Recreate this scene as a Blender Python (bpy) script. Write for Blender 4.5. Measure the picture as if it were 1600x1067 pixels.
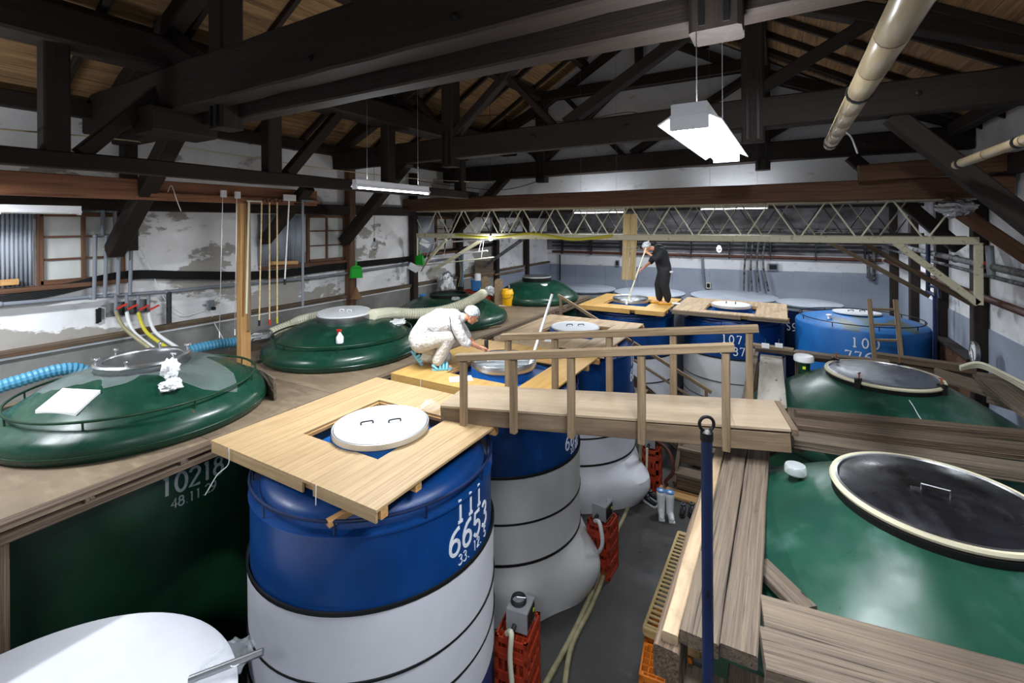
import bpy, bmesh, math, random
from mathutils import Vector as V, Matrix, noise as mnoise
random.seed(7)
PI = math.pi
SC = bpy.context.scene
for o in list(bpy.data.objects): bpy.data.objects.remove(o)
COL = SC.collection

# ------------------------------------------------------------------ camera
CAM_H = 4.2; FPX = 725.0; YAW = math.atan(420 / FPX); ROLL = -0.0055
cd = bpy.data.cameras.new('camera'); cam = bpy.data.objects.new('camera', cd); COL.objects.link(cam)
cd.sensor_width = 36; cd.lens = FPX / 1600 * 36; cd.shift_y = (350 - 533.5) / 1600
cd.clip_start = .05; cd.clip_end = 100
cam.matrix_world = Matrix.Translation((0, 0, CAM_H)) @ Matrix.Rotation(YAW, 4, 'Z') @ Matrix.Rotation(PI/2, 4, 'X') @ Matrix.Rotation(ROLL, 4, 'Z')
SC.camera = cam
# ------------------------------------------------------------------ world, exposure
w = bpy.data.worlds.new('world'); SC.world = w; w.use_nodes = True
w.node_tree.nodes['Background'].inputs[0].default_value = (.55, .62, .75, 1)
w.node_tree.nodes['Background'].inputs[1].default_value = .05
SC.view_settings.view_transform = 'Standard'; SC.view_settings.look = 'None'
SC.view_settings.exposure = 0.0; SC.view_settings.gamma = 1; SC.view_settings.use_curve_mapping = False
LAMP_W = 1.85      # overall scale of all lamps, seen and added
FLOOR = -.6

def px(u, v, x=None, y=None, z=None):
    """real place of a photographed point on a known plane of the room"""
    a = (u - 800) / FPX; b = (v - 350) / FPX
    cr, sr = math.cos(ROLL), math.sin(ROLL)
    a, b = cr*a + sr*b, -sr*a + cr*b
    c, s = math.cos(YAW), math.sin(YAW)
    d = V((a*c - s, a*s + c, -b))
    t = (x / d.x) if x is not None else (y / d.y) if y is not None else ((z - CAM_H) / d.z)
    return V((0, 0, CAM_H)) + d * t

# ------------------------------------------------------------------ mesh builder
class MB:
    def __init__(s): s.v = []; s.f = []
    def add(s, vs, fs):
        n = len(s.v); s.v += [V(p) for p in vs]; s.f += [tuple(i + n for i in f) for f in fs]; return s
    def hexa(s, b, t):
        return s.add(list(b) + list(t), [(3, 2, 1, 0), (4, 5, 6, 7), (0, 1, 5, 4), (1, 2, 6, 5), (2, 3, 7, 6), (3, 0, 4, 7)])
    def box(s, c, d, R=None):
        c = V(c); h = V(d) / 2; pts = []
        for z in (-1, 1):
            for x, y in ((-1, -1), (1, -1), (1, 1), (-1, 1)):
                p = V((x*h.x, y*h.y, z*h.z)); pts.append(c + (R @ p if R else p))
        return s.hexa(pts[:4], pts[4:])
    def bb(s, x0, x1, y0, y1, z0, z1):
        return s.box(((x0+x1)/2, (y0+y1)/2, (z0+z1)/2), (x1-x0, y1-y0, z1-z0))
    def tube(s, pts, r, n=8, closed=False, caps=True):
        pts = [V(p) for p in pts]; m = len(pts); rs = r if isinstance(r, (list, tuple)) else [r]*m
        vs = []; prev = None
        for i, p in enumerate(pts):
            if closed: t = (pts[(i+1) % m] - pts[i-1])
            else: t = pts[min(i+1, m-1)] - pts[max(i-1, 0)]
            t = t.normalized() if t.length > 1e-9 else V((0, 0, 1))
            if prev is None:
                a = V((0, 0, 1)) if abs(t.z) < .9 else V((1, 0, 0)); nx = t.cross(a).normalized()
            else:
                nx = prev - t * prev.dot(t); nx = nx.normalized() if nx.length > 1e-6 else t.orthogonal().normalized()
            prev = nx; ny = t.cross(nx)
            for k in range(n):
                a = 2*PI*k/n; vs.append(p + (nx*math.cos(a) + ny*math.sin(a)) * rs[i])
        fs = []
        for i in range(m if closed else m-1):
            j = (i+1) % m
            for k in range(n):
                fs.append((i*n+k, i*n+(k+1) % n, j*n+(k+1) % n, j*n+k))
        if caps and not closed:
            fs.append(tuple(range(n))[::-1]); fs.append(tuple((m-1)*n+k for k in range(n)))
        return s.add(vs, fs)
    def lathe(s, prof, c=(0, 0, 0), n=56, R=None, wob=None):
        c = V(c); vs = []
        for (r, z) in prof:
            for k in range(n):
                a = 2*PI*k/n; rr = max(r, 1e-4)
                if wob: rr += wob(a, z)
                p = V((rr*math.cos(a), rr*math.sin(a), z)); vs.append(c + (R @ p if R else p))
        fs = []
        for i in range(len(prof)-1):
            for k in range(n):
                fs.append((i*n+k, i*n+(k+1) % n, (i+1)*n+(k+1) % n, (i+1)*n+k))
        if prof[0][0] > 1e-3 and wob is None and s.__dict__.get('cap', True) and prof[0] != prof[-1]: fs.append(tuple(range(n))[::-1])
        if prof[-1][0] > 1e-3 and wob is None and prof[0] != prof[-1]: fs.append(tuple((len(prof)-1)*n+k for k in range(n)))
        return s.add(vs, fs)
    def ball(s, c, r, n=10, sc=(1, 1, 1)):
        c = V(c); vs = []; m = max(4, n//2+1)
        for i in range(m+1):
            t = PI*i/m
            for k in range(n):
                a = 2*PI*k/n; vs.append(c + V((math.sin(t)*math.cos(a)*sc[0], math.sin(t)*math.sin(a)*sc[1], math.cos(t)*sc[2]))*r)
        fs = [(i*n+k, (i+1)*n+k, (i+1)*n+(k+1) % n, i*n+(k+1) % n) for i in range(m) for k in range(n)]
        return s.add(vs, fs)
    def prism(s, poly, z0, z1):
        n = len(poly)
        return s.add([(p[0], p[1], z0) for p in poly] + [(p[0], p[1], z1) for p in poly],
                     [tuple(range(n))[::-1], tuple(range(n, 2*n))] + [(i, (i+1) % n, n+(i+1) % n, n+i) for i in range(n)])

def ring(c, r, z=None, n=48):
    c = V(c); return [V((c.x + r*math.cos(2*PI*k/n), c.y + r*math.sin(2*PI*k/n), c.z if z is None else z)) for k in range(n)]
def curve(pts, per=6):
    pts = [V(p) for p in pts]; out = []
    for i in range(len(pts)-1):
        p0 = pts[max(i-1, 0)]; p1 = pts[i]; p2 = pts[i+1]; p3 = pts[min(i+2, len(pts)-1)]
        for k in range(per):
            t = k/per
            out.append(.5*((2*p1) + (p2-p0)*t + (2*p0-5*p1+4*p2-p3)*t*t + (3*p1-p0-3*p2+p3)*t**3))
    return out + [pts[-1]]

def link(o, par):
    COL.objects.link(o)
    if par is not None:
        o.parent = par; o.matrix_parent_inverse = par.matrix_basis.inverted() if par.parent is None else (par.parent.matrix_basis @ par.matrix_parent_inverse @ par.matrix_basis).inverted()
def tagit(o, label=None, cat=None, group=None, kind=None):
    if label: o['label'] = label
    if cat: o['category'] = cat
    if group: o['group'] = group
    if kind: o['kind'] = kind
    return o
def ob(name, mb, mat, par=None, label=None, cat=None, group=None, kind=None, sharp=38, flat=False):
    if not mb.v: raise ValueError(name)
    lo = V((min(p.x for p in mb.v), min(p.y for p in mb.v), min(p.z for p in mb.v)))
    hi = V((max(p.x for p in mb.v), max(p.y for p in mb.v), max(p.z for p in mb.v)))
    c = (lo+hi)/2
    me = bpy.data.meshes.new(name); me.from_pydata([p - c for p in mb.v], [], mb.f); me.update()
    bm = bmesh.new(); bm.from_mesh(me); bmesh.ops.recalc_face_normals(bm, faces=bm.faces); bm.to_mesh(me); bm.free()
    if not flat:
        me.shade_smooth(); me.set_sharp_from_angle(angle=math.radians(sharp))
    me.materials.append(MATS[mat] if isinstance(mat, str) else mat)
    o = bpy.data.objects.new(name, me); o.location = c; link(o, par)
    return tagit(o, label, cat, group, kind)
def root(name, loc, label=None, cat=None, group=None, kind=None):
    o = bpy.data.objects.new(name, None); o.location = V(loc); o.empty_display_size = .1; COL.objects.link(o)
    return tagit(o, label, cat, group, kind)
def copy_tree(o, delta=(0, 0, 0), rz=0, par=None):
    c = o.copy(); COL.objects.link(c)
    if par is not None: c.parent = par
    else:
        c.location = o.location + V(delta); c.rotation_euler.z += rz
    for ch in list(o.children): copy_tree(ch, par=c)
    return c
def plank(name, a, b, w, t, mat, par=None, label=None, cat=None, group=None, kind=None, up=(0, 0, 1), rough=0.0, cham=None, seg=None):
    """a sawn timber from a to b, w wide across, t thick along 'up'; its grain runs along its own x axis"""
    a = V(a); b = V(b); L = (b-a).length; X = (b-a).normalized(); U = V(up)
    Y = U.cross(X)
    if Y.length < 1e-4: Y = V((0, 1, 0)).cross(X)
    Y.normalize(); Z = X.cross(Y)
    ch = cham if cham is not None else min(w, t)*.08
    cs = [(-w/2+ch, -t/2), (w/2-ch, -t/2), (w/2, -t/2+ch), (w/2, t/2-ch), (w/2-ch, t/2), (-w/2+ch, t/2), (-w/2, t/2-ch), (-w/2, -t/2+ch)]
    n = seg or (max(2, int(L/.25)) if rough else 1)
    vs = []; fs = []; sd = random.random()*50
    for i in range(n+1):
        x = -L/2 + L*i/n
        for k, (y, z) in enumerate(cs):
            q = V((x, y, z))
            if rough:
                q.y += rough*(mnoise.noise(V((x*1.7+sd, (1 if y > 0 else -1)*3, 0))))
                q.z += rough*.6*(mnoise.noise(V((x*1.3+sd, y*4, 7 + (1 if z > 0 else 0)*5))))
                if i in (0, n): q.x += rough*1.2*mnoise.noise(V((y*9+sd, z*3, 3)))
            vs.append(q)
    for i in range(n):
        for k in range(8): fs.append((i*8+k, i*8+(k+1) % 8, (i+1)*8+(k+1) % 8, (i+1)*8+k))
    fs += [tuple(range(8))[::-1], tuple(n*8+k for k in range(8))]
    me = bpy.data.meshes.new(name); me.from_pydata(vs, [], fs); me.update()
    bm = bmesh.new(); bm.from_mesh(me); bmesh.ops.recalc_face_normals(bm, faces=bm.faces); bm.to_mesh(me); bm.free()
    if rough: me.shade_smooth(); me.set_sharp_from_angle(angle=math.radians(30))
    me.materials.append(MATS[mat])
    o = bpy.data.objects.new(name, me); R = Matrix((X, Y, Z)).transposed().to_4x4()
    o.matrix_basis = Matrix.Translation((a+b)/2) @ R; link(o, par)
    return tagit(o, label, cat, group, kind)
def tubeob(name, pts, r, mat, par=None, smooth=True, n=8, **k):
    return ob(name, MB().tube(curve(pts) if smooth else pts, r, n), mat, par, **k)

# ------------------------------------------------------------------ materials
MATS = {}
def lin(h):
    h = h.lstrip('#'); c = [int(h[i:i+2], 16)/255 for i in (0, 2, 4)]
    return tuple(x/12.92 if x <= .04045 else ((x+.055)/1.055)**2.4 for x in c) + (1,)
def mat(name, base, rough=.5, metal=0, layers=(), bump=None, coords='O', spec=.5, emit=None, trans=0, alpha=1, coat=0, ior=1.45, roughvar=None):
    """layers: (colour, noise scale xyz, ramp low, ramp high[, detail, amount]) mixed one after another over base"""
    m = bpy.data.materials.new(name); m.use_nodes = True; N = m.node_tree.nodes; Lk = m.node_tree.links
    B = N['Principled BSDF']; base = lin(base)
    B.inputs['Base Color'].default_value = base; B.inputs['Roughness'].default_value = rough; B.inputs['Metallic'].default_value = metal
    B.inputs['Specular IOR Level'].default_value = spec; B.inputs['Transmission Weight'].default_value = trans; B.inputs['Alpha'].default_value = alpha
    B.inputs['Coat Weight'].default_value = coat; B.inputs['Coat Roughness'].default_value = .15; B.inputs['IOR'].default_value = ior
    if emit: B.inputs['Emission Color'].default_value = lin(emit[0]); B.inputs['Emission Strength'].default_value = emit[1]
    if layers or bump or roughvar:
        if coords == 'O':
            tc = N.new('ShaderNodeTexCoord').outputs['Object']; oi = N.new('ShaderNodeObjectInfo')
            ad = N.new('ShaderNodeVectorMath'); ad.operation = 'MULTIPLY_ADD'
            cb = N.new('ShaderNodeCombineXYZ')
            for i in range(3): Lk.new(oi.outputs['Random'], cb.inputs[i])
            Lk.new(cb.outputs[0], ad.inputs[0]); ad.inputs[1].default_value = (37, 19, 53); Lk.new(tc, ad.inputs[2]); src = ad.outputs[0]
        else: src = N.new('ShaderNodeNewGeometry').outputs['Position']
        def nz(sc, det=4, rg=.6, off=(0, 0, 0)):
            mp = N.new('ShaderNodeMapping'); mp.inputs['Scale'].default_value = sc if isinstance(sc, tuple) else (sc,)*3
            mp.inputs['Location'].default_value = off; Lk.new(src, mp.inputs[0]); n = N.new('ShaderNodeTexNoise'); n.inputs['Scale'].default_value = 1; n.inputs['Detail'].default_value = det
            n.inputs['Roughness'].default_value = rg; Lk.new(mp.outputs[0], n.inputs[0]); return n.outputs['Fac']
        cur = None
        for ly in layers:
            c, sc, lo, hi = ly[:4]; det = ly[4] if len(ly) > 4 else 4; amt = ly[5] if len(ly) > 5 else 1
            mr = N.new('ShaderNodeMapRange'); mr.inputs[1].default_value = lo; mr.inputs[2].default_value = hi; mr.inputs[4].default_value = amt
            Lk.new(nz(sc, det, .6, ly[6] if len(ly) > 6 else (0, 0, 0)), mr.inputs[0])
            mx = N.new('ShaderNodeMix'); mx.data_type = 'RGBA'; Lk.new(mr.outputs[0], mx.inputs[0])
            mx.inputs[7].default_value = lin(c)
            if cur is None: mx.inputs[6].default_value = base
            else: Lk.new(cur, mx.inputs[6])
            cur = mx.outputs[2]
        if cur: Lk.new(cur, B.inputs['Base Color'])
        if roughvar:
            sc, a, b = roughvar; mr = N.new('ShaderNodeMapRange'); mr.inputs[1].default_value = .3; mr.inputs[2].default_value = .7; mr.inputs[3].default_value = a; mr.inputs[4].default_value = b
            Lk.new(nz(sc), mr.inputs[0]); Lk.new(mr.outputs[0], B.inputs['Roughness'])
        if bump:
            bp = N.new('ShaderNodeBump'); bp.inputs['Strength'].default_value = bump[0]; bp.inputs['Distance'].default_value = bump[2] if len(bump) > 2 else .01
            Lk.new(nz(bump[1], 5), bp.inputs['Height']); Lk.new(bp.outputs[0], B.inputs['Normal'])
    MATS[name] = m; return m
G1 = (1.2, 26, 26); G2 = (3, 90, 90); GB = (2, 60, 60)
mat('roof_wood', '#271b14', .75, layers=[('#160f0b', G1, .35, .7), ('#3b2a1b', G2, .6, .85)], bump=(.4, GB))
mat('roof_board', '#a07e56', .8, layers=[('#6b4f34', G1, .3, .7), ('#3f2d1e', (.7, 5, 5), .55, .75), ('#2c1e14', G2, .62, .85)], bump=(.3, GB))
mat('brown_wood', '#6b4a35', .7, layers=[('#4a3122', G1, .4, .7), ('#7d5a42', G2, .6, .85)], bump=(.4, GB))
mat('red_wood', '#96664a', .65, layers=[('#6e4631', G1, .42, .7), ('#3b2418', (4, 14, 14), .66, .78)], bump=(.3, GB))
mat('new_wood', '#c79a63', .6, layers=[('#a87c49', G1, .4, .7), ('#8b6238', G2, .6, .8)], bump=(.2, GB))
mat('pale_wood', '#ead2a2', .6, layers=[('#c9a46c', G1, .4, .7), ('#a97f4c', (3, 9, 9), .68, .76)], bump=(.2, GB))
mat('platform_wood', '#b69a72', .55, layers=[('#a08560', (1.0, 34, 34), .4, .65), ('#8d6d45', (1.5, 120, 120), .62, .8), ('#c0a47a', (2, 2, 2), .5, .8, 3, .6)], bump=(.15, GB, .004))
mat('platform_ply', '#c59d5c', .5, layers=[('#b48a49', (1.2, 14, 14), .4, .7), ('#9a7440', 3, .55, .8, 4, .5)], bump=(.1, GB, .004))
mat('old_ply', '#b49c7e', .65, layers=[('#8f7a60', (1.2, 14, 14), .4, .7), ('#6a5a49', 3, .55, .75, 6, .7)], bump=(.2, GB, .004))
mat('deck_ply', '#85745f', .6, layers=[('#6d5e4e', 1.3, .35, .7, 6), ('#9a876d', (2.5, 9, 9), .5, .75, 4, .7), ('#453b32', (3, 3, 3), .62, .8, 8, .8)], bump=(.15, (6, 40, 40), .004), roughvar=(2.0, .38, .7))
mat('weathered', '#736555', .8, layers=[('#5d5148', (.8, 55, 55), .38, .62, 6), ('#95866f', (1.0, 110, 110), .54, .74, 6, .7), ('#241d18', (.9, 85, 85), .57, .66, 8), ('#2d2520', (3.5, 12, 12), .68, .74), ('#8c7c68', (.6, 5, 5), .5, .8, 4, .5)], bump=(1.0, (.9, 85, 85), .012))
mat('weathered_dark', '#6f5c4a', .8, layers=[('#4b3d32', (.8, 55, 55), .38, .62, 6), ('#93806b', (1.0, 110, 110), .52, .72, 6, .75), ('#1e1713', (.9, 85, 85), .57, .66, 8), ('#8a5a30', (.7, 14, 14), .64, .76, 4, .6)], bump=(1.0, (.9, 85, 85), .012))
mat('rail_wood', '#8f7a5f', .7, layers=[('#6b5842', G1, .38, .68), ('#4c3c2b', G2, .6, .8)], bump=(.3, GB))
mat('bridge_top', '#a38f76', .55, layers=[('#93806a', (1, 7, 7), .4, .7), ('#b3a58f', (2, 30, 30), .55, .8), ('#7a6856', 2.2, .58, .75, 6, .7)], bump=(.2, GB, .004))
mat('bridge_side', '#7b6852', .7, layers=[('#5a4a3a', (1, 8, 8), .4, .65), ('#94836c', (3, 20, 20), .6, .8)], bump=(.3, GB))
mat('greyboard', '#b9b2a8', .7, layers=[('#948c82', (1, 6, 6), .4, .7), ('#5f574f', (4, 16, 16), .66, .72)], bump=(.2, GB))
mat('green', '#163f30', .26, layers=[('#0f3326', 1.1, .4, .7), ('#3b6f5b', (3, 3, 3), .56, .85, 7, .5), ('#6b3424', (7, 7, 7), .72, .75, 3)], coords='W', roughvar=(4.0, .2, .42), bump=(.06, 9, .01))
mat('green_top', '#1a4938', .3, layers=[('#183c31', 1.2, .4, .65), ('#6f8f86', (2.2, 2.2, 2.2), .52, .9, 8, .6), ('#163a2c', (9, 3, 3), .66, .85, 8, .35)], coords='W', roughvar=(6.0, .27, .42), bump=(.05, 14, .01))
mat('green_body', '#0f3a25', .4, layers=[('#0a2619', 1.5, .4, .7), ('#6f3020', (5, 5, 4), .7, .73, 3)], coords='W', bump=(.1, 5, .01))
mat('blue', '#083d7c', .36, layers=[('#072c5c', (1.2, 1.2, .7), .4, .7), ('#2a62a8', (4, 4, 1.5), .62, .85, 6, .5)], coords='W', roughvar=(3.0, .28, .5), bump=(.06, 7, .01))
mat('blue_top', '#1f62ad', .4, layers=[('#15508f', 2, .4, .7), ('#7fa3c4', 7, .6, .8, 8, .6)], coords='W')
mat('blue_bright', '#1c64ab', .4, layers=[('#154f8c', (1.3, 1.3, .7), .42, .7), ('#3d80bb', (3, 3, 1), .6, .85, 6, .5)], coords='W', bump=(.06, 7, .01))
mat('blue_worn', '#2069ad', .5, layers=[('#4b5a52', 1.6, .52, .62, 8), ('#7d6a45', 3.0, .6, .7, 8, .7)], coords='W')
mat('blue_dark', '#14264f', .4, layers=[('#0d1836', 3, .4, .7), ('#3a4a6a', (6, 6, 6), .62, .8, 6, .6)], coords='W')
mat('wrap', '#dcdde4', .48, layers=[('#cfd0d9', (.8, .8, .8), .45, .7), ('#b9b8bd', (3, 3, 9), .68, .8, 6, .5)], coords='W')
mat('wrap_grey', '#c9cacb', .48, layers=[('#bcbdbf', (1, 1, 1), .45, .7)], coords='W')
mat('lid_grey', '#9299a4', .5, layers=[('#838a96', 2, .45, .7)], coords='W')
mat('white_paint', '#e6e7ea', .4, layers=[('#d5d6d9', 2, .5, .8)], coords='W')
mat('white_plastic', '#eceef0', .35)
mat('white_lid', '#dfe1e6', .33, layers=[('#dcdde0', 3, .5, .8)], coords='W')
mat('letter_white', '#dfe3ea', .6, layers=[('#9aa6b8', 14, .62, .75, 6, .7)], coords='W')
mat('letter_grey', '#a8aeae', .6, layers=[('#6a7670', 14, .55, .75, 6, .7)], coords='W')
mat('steel', '#c9cbce', .3, metal=1)
mat('steel_matt', '#cfd1d3', .42, metal=.8)
mat('steel_dull', '#9a9c9e', .42, metal=1)
mat('dark_lid', '#25252a', .32, metal=.55, layers=[('#74747c', (3, 1.2, 2), .52, .8, 8, .8), ('#121215', 2, .55, .7)], coords='W', roughvar=(5.0, .2, .5))
mat('cloudy_lid', '#5d6370', .35, metal=.3, layers=[('#b9bfca', (2.2, .8, 2), .45, .75, 8, .85), ('#3b3f49', 1.4, .55, .75)], coords='W', roughvar=(5.0, .25, .5))
mat('pump_steel', '#a7aaad', .4, metal=.3)
mat('gasket', '#c9c2a6', .55)
mat('black', '#141414', .55)
mat('black_metal', '#1b1a1a', .45, metal=.4)
mat('rubber_dark', '#202022', .6)
mat('pipe_grey', '#7a8089', .45)
mat('pipe_dirty', '#6d6f70', .7, layers=[('#2c2b2a', 8, .45, .6, 6)], coords='W')
mat('pipe_brown', '#5e3526', .6, layers=[('#3c2118', 6, .45, .7)], coords='W')
mat('pipe_dark', '#26282b', .55)
mat('cream_paint', '#d6d0b2', .6, layers=[('#6b644f', 16, .6, .68, 6, .8)], coords='W')
mat('cream_rod', '#e2dcc2', .5)
mat('mid_rod', '#9b9786', .6)
mat('dark_rod', '#33322f', .6)
mat('concrete', '#8f8f8c', .85, layers=[('#73736f', 1.2, .4, .65, 8), ('#3f3e3c', (1.5, 1.5, 1.5), .62, .78, 10, .8)], coords='W', bump=(.3, 12, .01))
mat('floor', '#43413f', .7, layers=[('#353433', .8, .4, .65, 8), ('#6a6866', 2.4, .6, .8, 10, .7), ('#262524', 6, .64, .72, 10, .8)], coords='W', bump=(.2, 10, .01), roughvar=(1.5, .45, .8))
mat('dado', '#9aa2b2', .5, layers=[('#8b93a4', .7, .4, .7, 5), ('#b0b6c2', (5, 5, 5), .62, .8, 6, .4)], coords='W')
mat('corrugated', '#a9b0bc', .5, metal=.1, layers=[('#868d98', (6, 6, .6), .45, .65)], coords='W')
mat('paper_pane', '#c4c6c4', .8, layers=[('#aeb0ae', 2, .45, .7)], coords='W')
mat('soot_board', '#86858a', .85, layers=[('#4a4849', (1, 1, 2), .4, .65, 8), ('#98979b', (2, 2, 5), .62, .8, 10, .6)], coords='W')
mat('hose_cream', '#d8d6bd', .45)
mat('hose_olive', '#9b9472', .5, layers=[('#7c7556', 6, .45, .7)], coords='W')
mat('hose_blue', '#4f93b5', .4)
mat('hose_white', '#dfe2e2', .35)
mat('hose_yellow', '#c9bf3a', .45)
mat('crate_red', '#a8381c', .5, layers=[('#8a2a14', 7, .5, .75)], coords='W')
mat('crate_orange', '#d97a28', .45, layers=[('#b9601a', 7, .5, .75)], coords='W')
mat('green_plastic', '#14b02a', .4)
mat('yellow_plastic', '#eeb311', .4)
mat('blue_plastic', '#3f7fc0', .4)
mat('cyan_plastic', '#6fb6d2', .5)
mat('red_plastic', '#c8321f', .45)
mat('neon', '#d7f02a', .5)
mat('foil', '#c9ccd0', .28, metal=1, bump=(1.0, 22, .03))
mat('film', '#e3e9ee', .1, trans=.0, alpha=.14, spec=.8, bump=(.6, 9, .02))
mat('glass_clear', '#dfe6e8', .08, alpha=.45, spec=.8)
mat('liquid', '#8f989c', .06, layers=[('#a7b0b3', 3, .45, .7)], coords='W', spec=.7)
mat('bamboo', '#b3a07d', .3, layers=[('#9a8a70', 2.0, .4, .7, 3), ('#c2b8a2', 9, .6, .8, 6, .4)], coat=.4)
mat('rope', '#d2c79f', .8)
mat('cord_white', '#e2e2de', .6)
mat('broom_straw', '#7a5a3a', .8)
mat('bamboo_slat', '#b49b6a', .6, layers=[('#8f7748', (2, 30, 30), .45, .7)])
mat('paper', '#eff0f2', .6)
mat('jumpsuit', '#d6d5d4', .75, layers=[('#c0bfbc', 9, .5, .75)], bump=(1.0, (9, 14, 9), .06))
mat('trousers_grey', '#c9c5bc', .78, layers=[('#b8b3a8', 9, .5, .75)], bump=(1.0, (13, 9, 9), .06))
mat('black_cloth', '#16171b', .8, layers=[('#212329', 9, .5, .75)], bump=(.4, 15, .02))
mat('skin', '#c98e6e', .5)
mat('hairnet', '#d4dade', .7, layers=[('#8f979e', 55, .5, .56, 2)], bump=(.5, 60, .01))
mat('slipper_blue', '#7cc3da', .5)
mat('shoe_yellow', '#c9962a', .6)
mat('sock_red', '#8e2230', .7)
mat('orange_skin', '#c07a55', .55)
mat('tube_glow', '#ffffff', .3, emit=('#f2f6ff', 22.0))
mat('bulb_glow', '#ffffff', .3, emit=('#f6f8ff', 40.0))
mat('rust', '#8a4a28', .7)
# plaster walls: white lime with peeled grey patches and soot
def plaster(name, white, grey, sc, lo, hi, soot=None, off=(0, 0, 0)):
    return mat(name, white, .8, layers=[('#d2d3d6', .9, .4, .7, 6), (grey, sc, lo, hi, 7, 1, off), ('#84827f', (3, 3, 6), .6, .75, 8, .7), ('#2a2928', (5, 5, 3), .70, .76, 9, .8)] + (soot or []), coords='W', bump=(.35, 7, .02))
plaster('plaster_left', '#efeff1', '#a29e98', (.5, .5, .85), .545, .56, None, (0, 21.3, 9.1))
plaster('plaster_right', '#e9eaee', '#c3c4c8', .8, .55, .7)
plaster('plaster_back', '#dfe0e4', '#a9a9ab', .9, .58, .64)
plaster('plaster_gable', '#d3d4d9', '#bcbdc3', .5, .52, .7)
# ================================================================== lamps, seen and added
def area(name, loc, size, size_y, power, par, rot=(0, 0, 0), col=(.9, .95, 1)):
    ld = bpy.data.lights.new(name, 'AREA'); ld.shape = 'RECTANGLE'; ld.size = size; ld.size_y = size_y; ld.energy = power * LAMP_W; ld.color = col
    o = bpy.data.objects.new(name, ld); o.location = loc; o.rotation_euler = rot; link(o, par); return o
def fluorescent(c, along, L, tubes, power, label, on=True, drop=None, group='fluorescent ceiling lamps', both=False, up=.13):
    c = V(c); A = V(along).normalized(); S = A.cross(V((0, 0, 1))).normalized(); R = Matrix((A, S, V((0, 0, 1)))).transposed()
    r = root('fluorescent_lamp', c, label, 'lamp', group)
    wd = .09 + .055*(tubes-1)
    m = MB(); m.box(c + V((0, 0, .045)), (L, wd*.7, .05), R); ob('housing', m, 'white_paint', r)
    m = MB()
    for sgn in (-1, 1):
        m.hexa([c + A*x + S*(sgn*y) + V((0, 0, z)) for x, y, z in ((-L/2, wd*.34, .02), (L/2, wd*.34, .02), (L/2, wd*.62, -.012), (-L/2, wd*.62, -.012))],
               [c + A*x + S*(sgn*y) + V((0, 0, z)) for x, y, z in ((-L/2, wd*.34, .026), (L/2, wd*.34, .026), (L/2, wd*.62, -.006), (-L/2, wd*.62, -.006))])
    ob('reflector', m, 'white_paint', r)
    for sgn in (-1, 1):
        ob('end_socket', MB().box(c + A*(sgn*(L/2-.012)) + V((0, 0, -.005)), (.022, wd*.75, .06), R), 'white_plastic', r)
    for i in range(tubes):
        y = (i-(tubes-1)/2)*.055
        ob('tube', MB().tube([c + A*(-L/2+.025) + S*y + V((0, 0, -.012)), c + A*(L/2-.025) + S*y + V((0, 0, -.012))], .0145, 10), 'tube_glow' if on else 'white_plastic', r)
    if drop:
        for sgn in (-1, 1):
            p = c + A*(sgn*L*.35); ob('hanger', MB().tube([p + V((0, 0, .07)), V((p.x, p.y, 9.0-.594*abs(p.x+2.725)-.02))], .0025, 6), 'steel_dull', r)
    if on:
        rz = math.atan2(A.y, A.x)
        area('lamp_light', c + V((0, 0, -.04)), L, wd, power, r, (0, 0, rz))
        if both: area('lamp_light', c + V((0, 0, .09)), L, wd, power*up, r, (PI, 0, rz))
    return r
fluorescent((-.31, 2.62, 4.62), (.02, 1, 0), 1.25, 3, 44, 'bright three-tube fluorescent lamp hanging above the wooden bridge', drop=5.35, both=True, up=.5)
fluorescent((-3.98, 4.08, 4.62), (-.02, 1, 0), 1.22, 1, 80, 'single-tube fluorescent lamp glowing above the row of blue tanks', drop=5.35, both=True)
fluorescent((-3.62, 10.2, 4.47), (1, 0, 0), 1.22, 1, 46, 'lit fluorescent tube behind the lattice girder, over the pale hanging board', drop=5.2, both=True)
fluorescent((-.82, 10.2, 4.5), (1, 0, 0), 1.22, 1, 46, 'lit fluorescent tube under the low cross beam, near the caged bulb', drop=5.2, both=True)
fluorescent((-7.2, 1.86, 4.37), (0, 1, 0), .68, 1, 0, 'unlit white fluorescent fitting under the reddish beam', on=False)
fluorescent((-6.75, .3, 4.7), (0, 1, 0), 1.22, 2, 105, 'unseen fluorescent lamp added by the plastered wall to brighten it', drop=5.4, both=True)  # added out of view to brighten the left wall
fluorescent((-.2, -1.0, 4.9), (1, 0, 0), 1.22, 2, 60, 'unseen fluorescent lamp added behind the camera to brighten the hall', drop=5.4, both=True)  # extra lamp behind the camera, put in for brightness
fluorescent((-3.2, 13.9, 4.75), (1, 0, 0), 1.22, 2, 75, 'hidden fluorescent lamp added to light the grey-lidded tanks by the end wall', drop=5.4, both=True)  # hidden extra lamp, lifts the far tanks and end wall
fluorescent((.22, 3.9, 6.05), (0, 1, 0), 1.22, 2, 68, 'unseen fluorescent lamp added high over the near green dome for its highlight', drop=7, both=False)  # out-of-view lamp added for the dome highlight and overall brightness
fluorescent((.9, 13.6, 4.75), (1, 0, 0), 1.22, 2, 50, 'hidden fluorescent lamp added to light the bright blue tank', drop=5.4, both=True)  # hidden extra lamp that fills the far right corner
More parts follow.
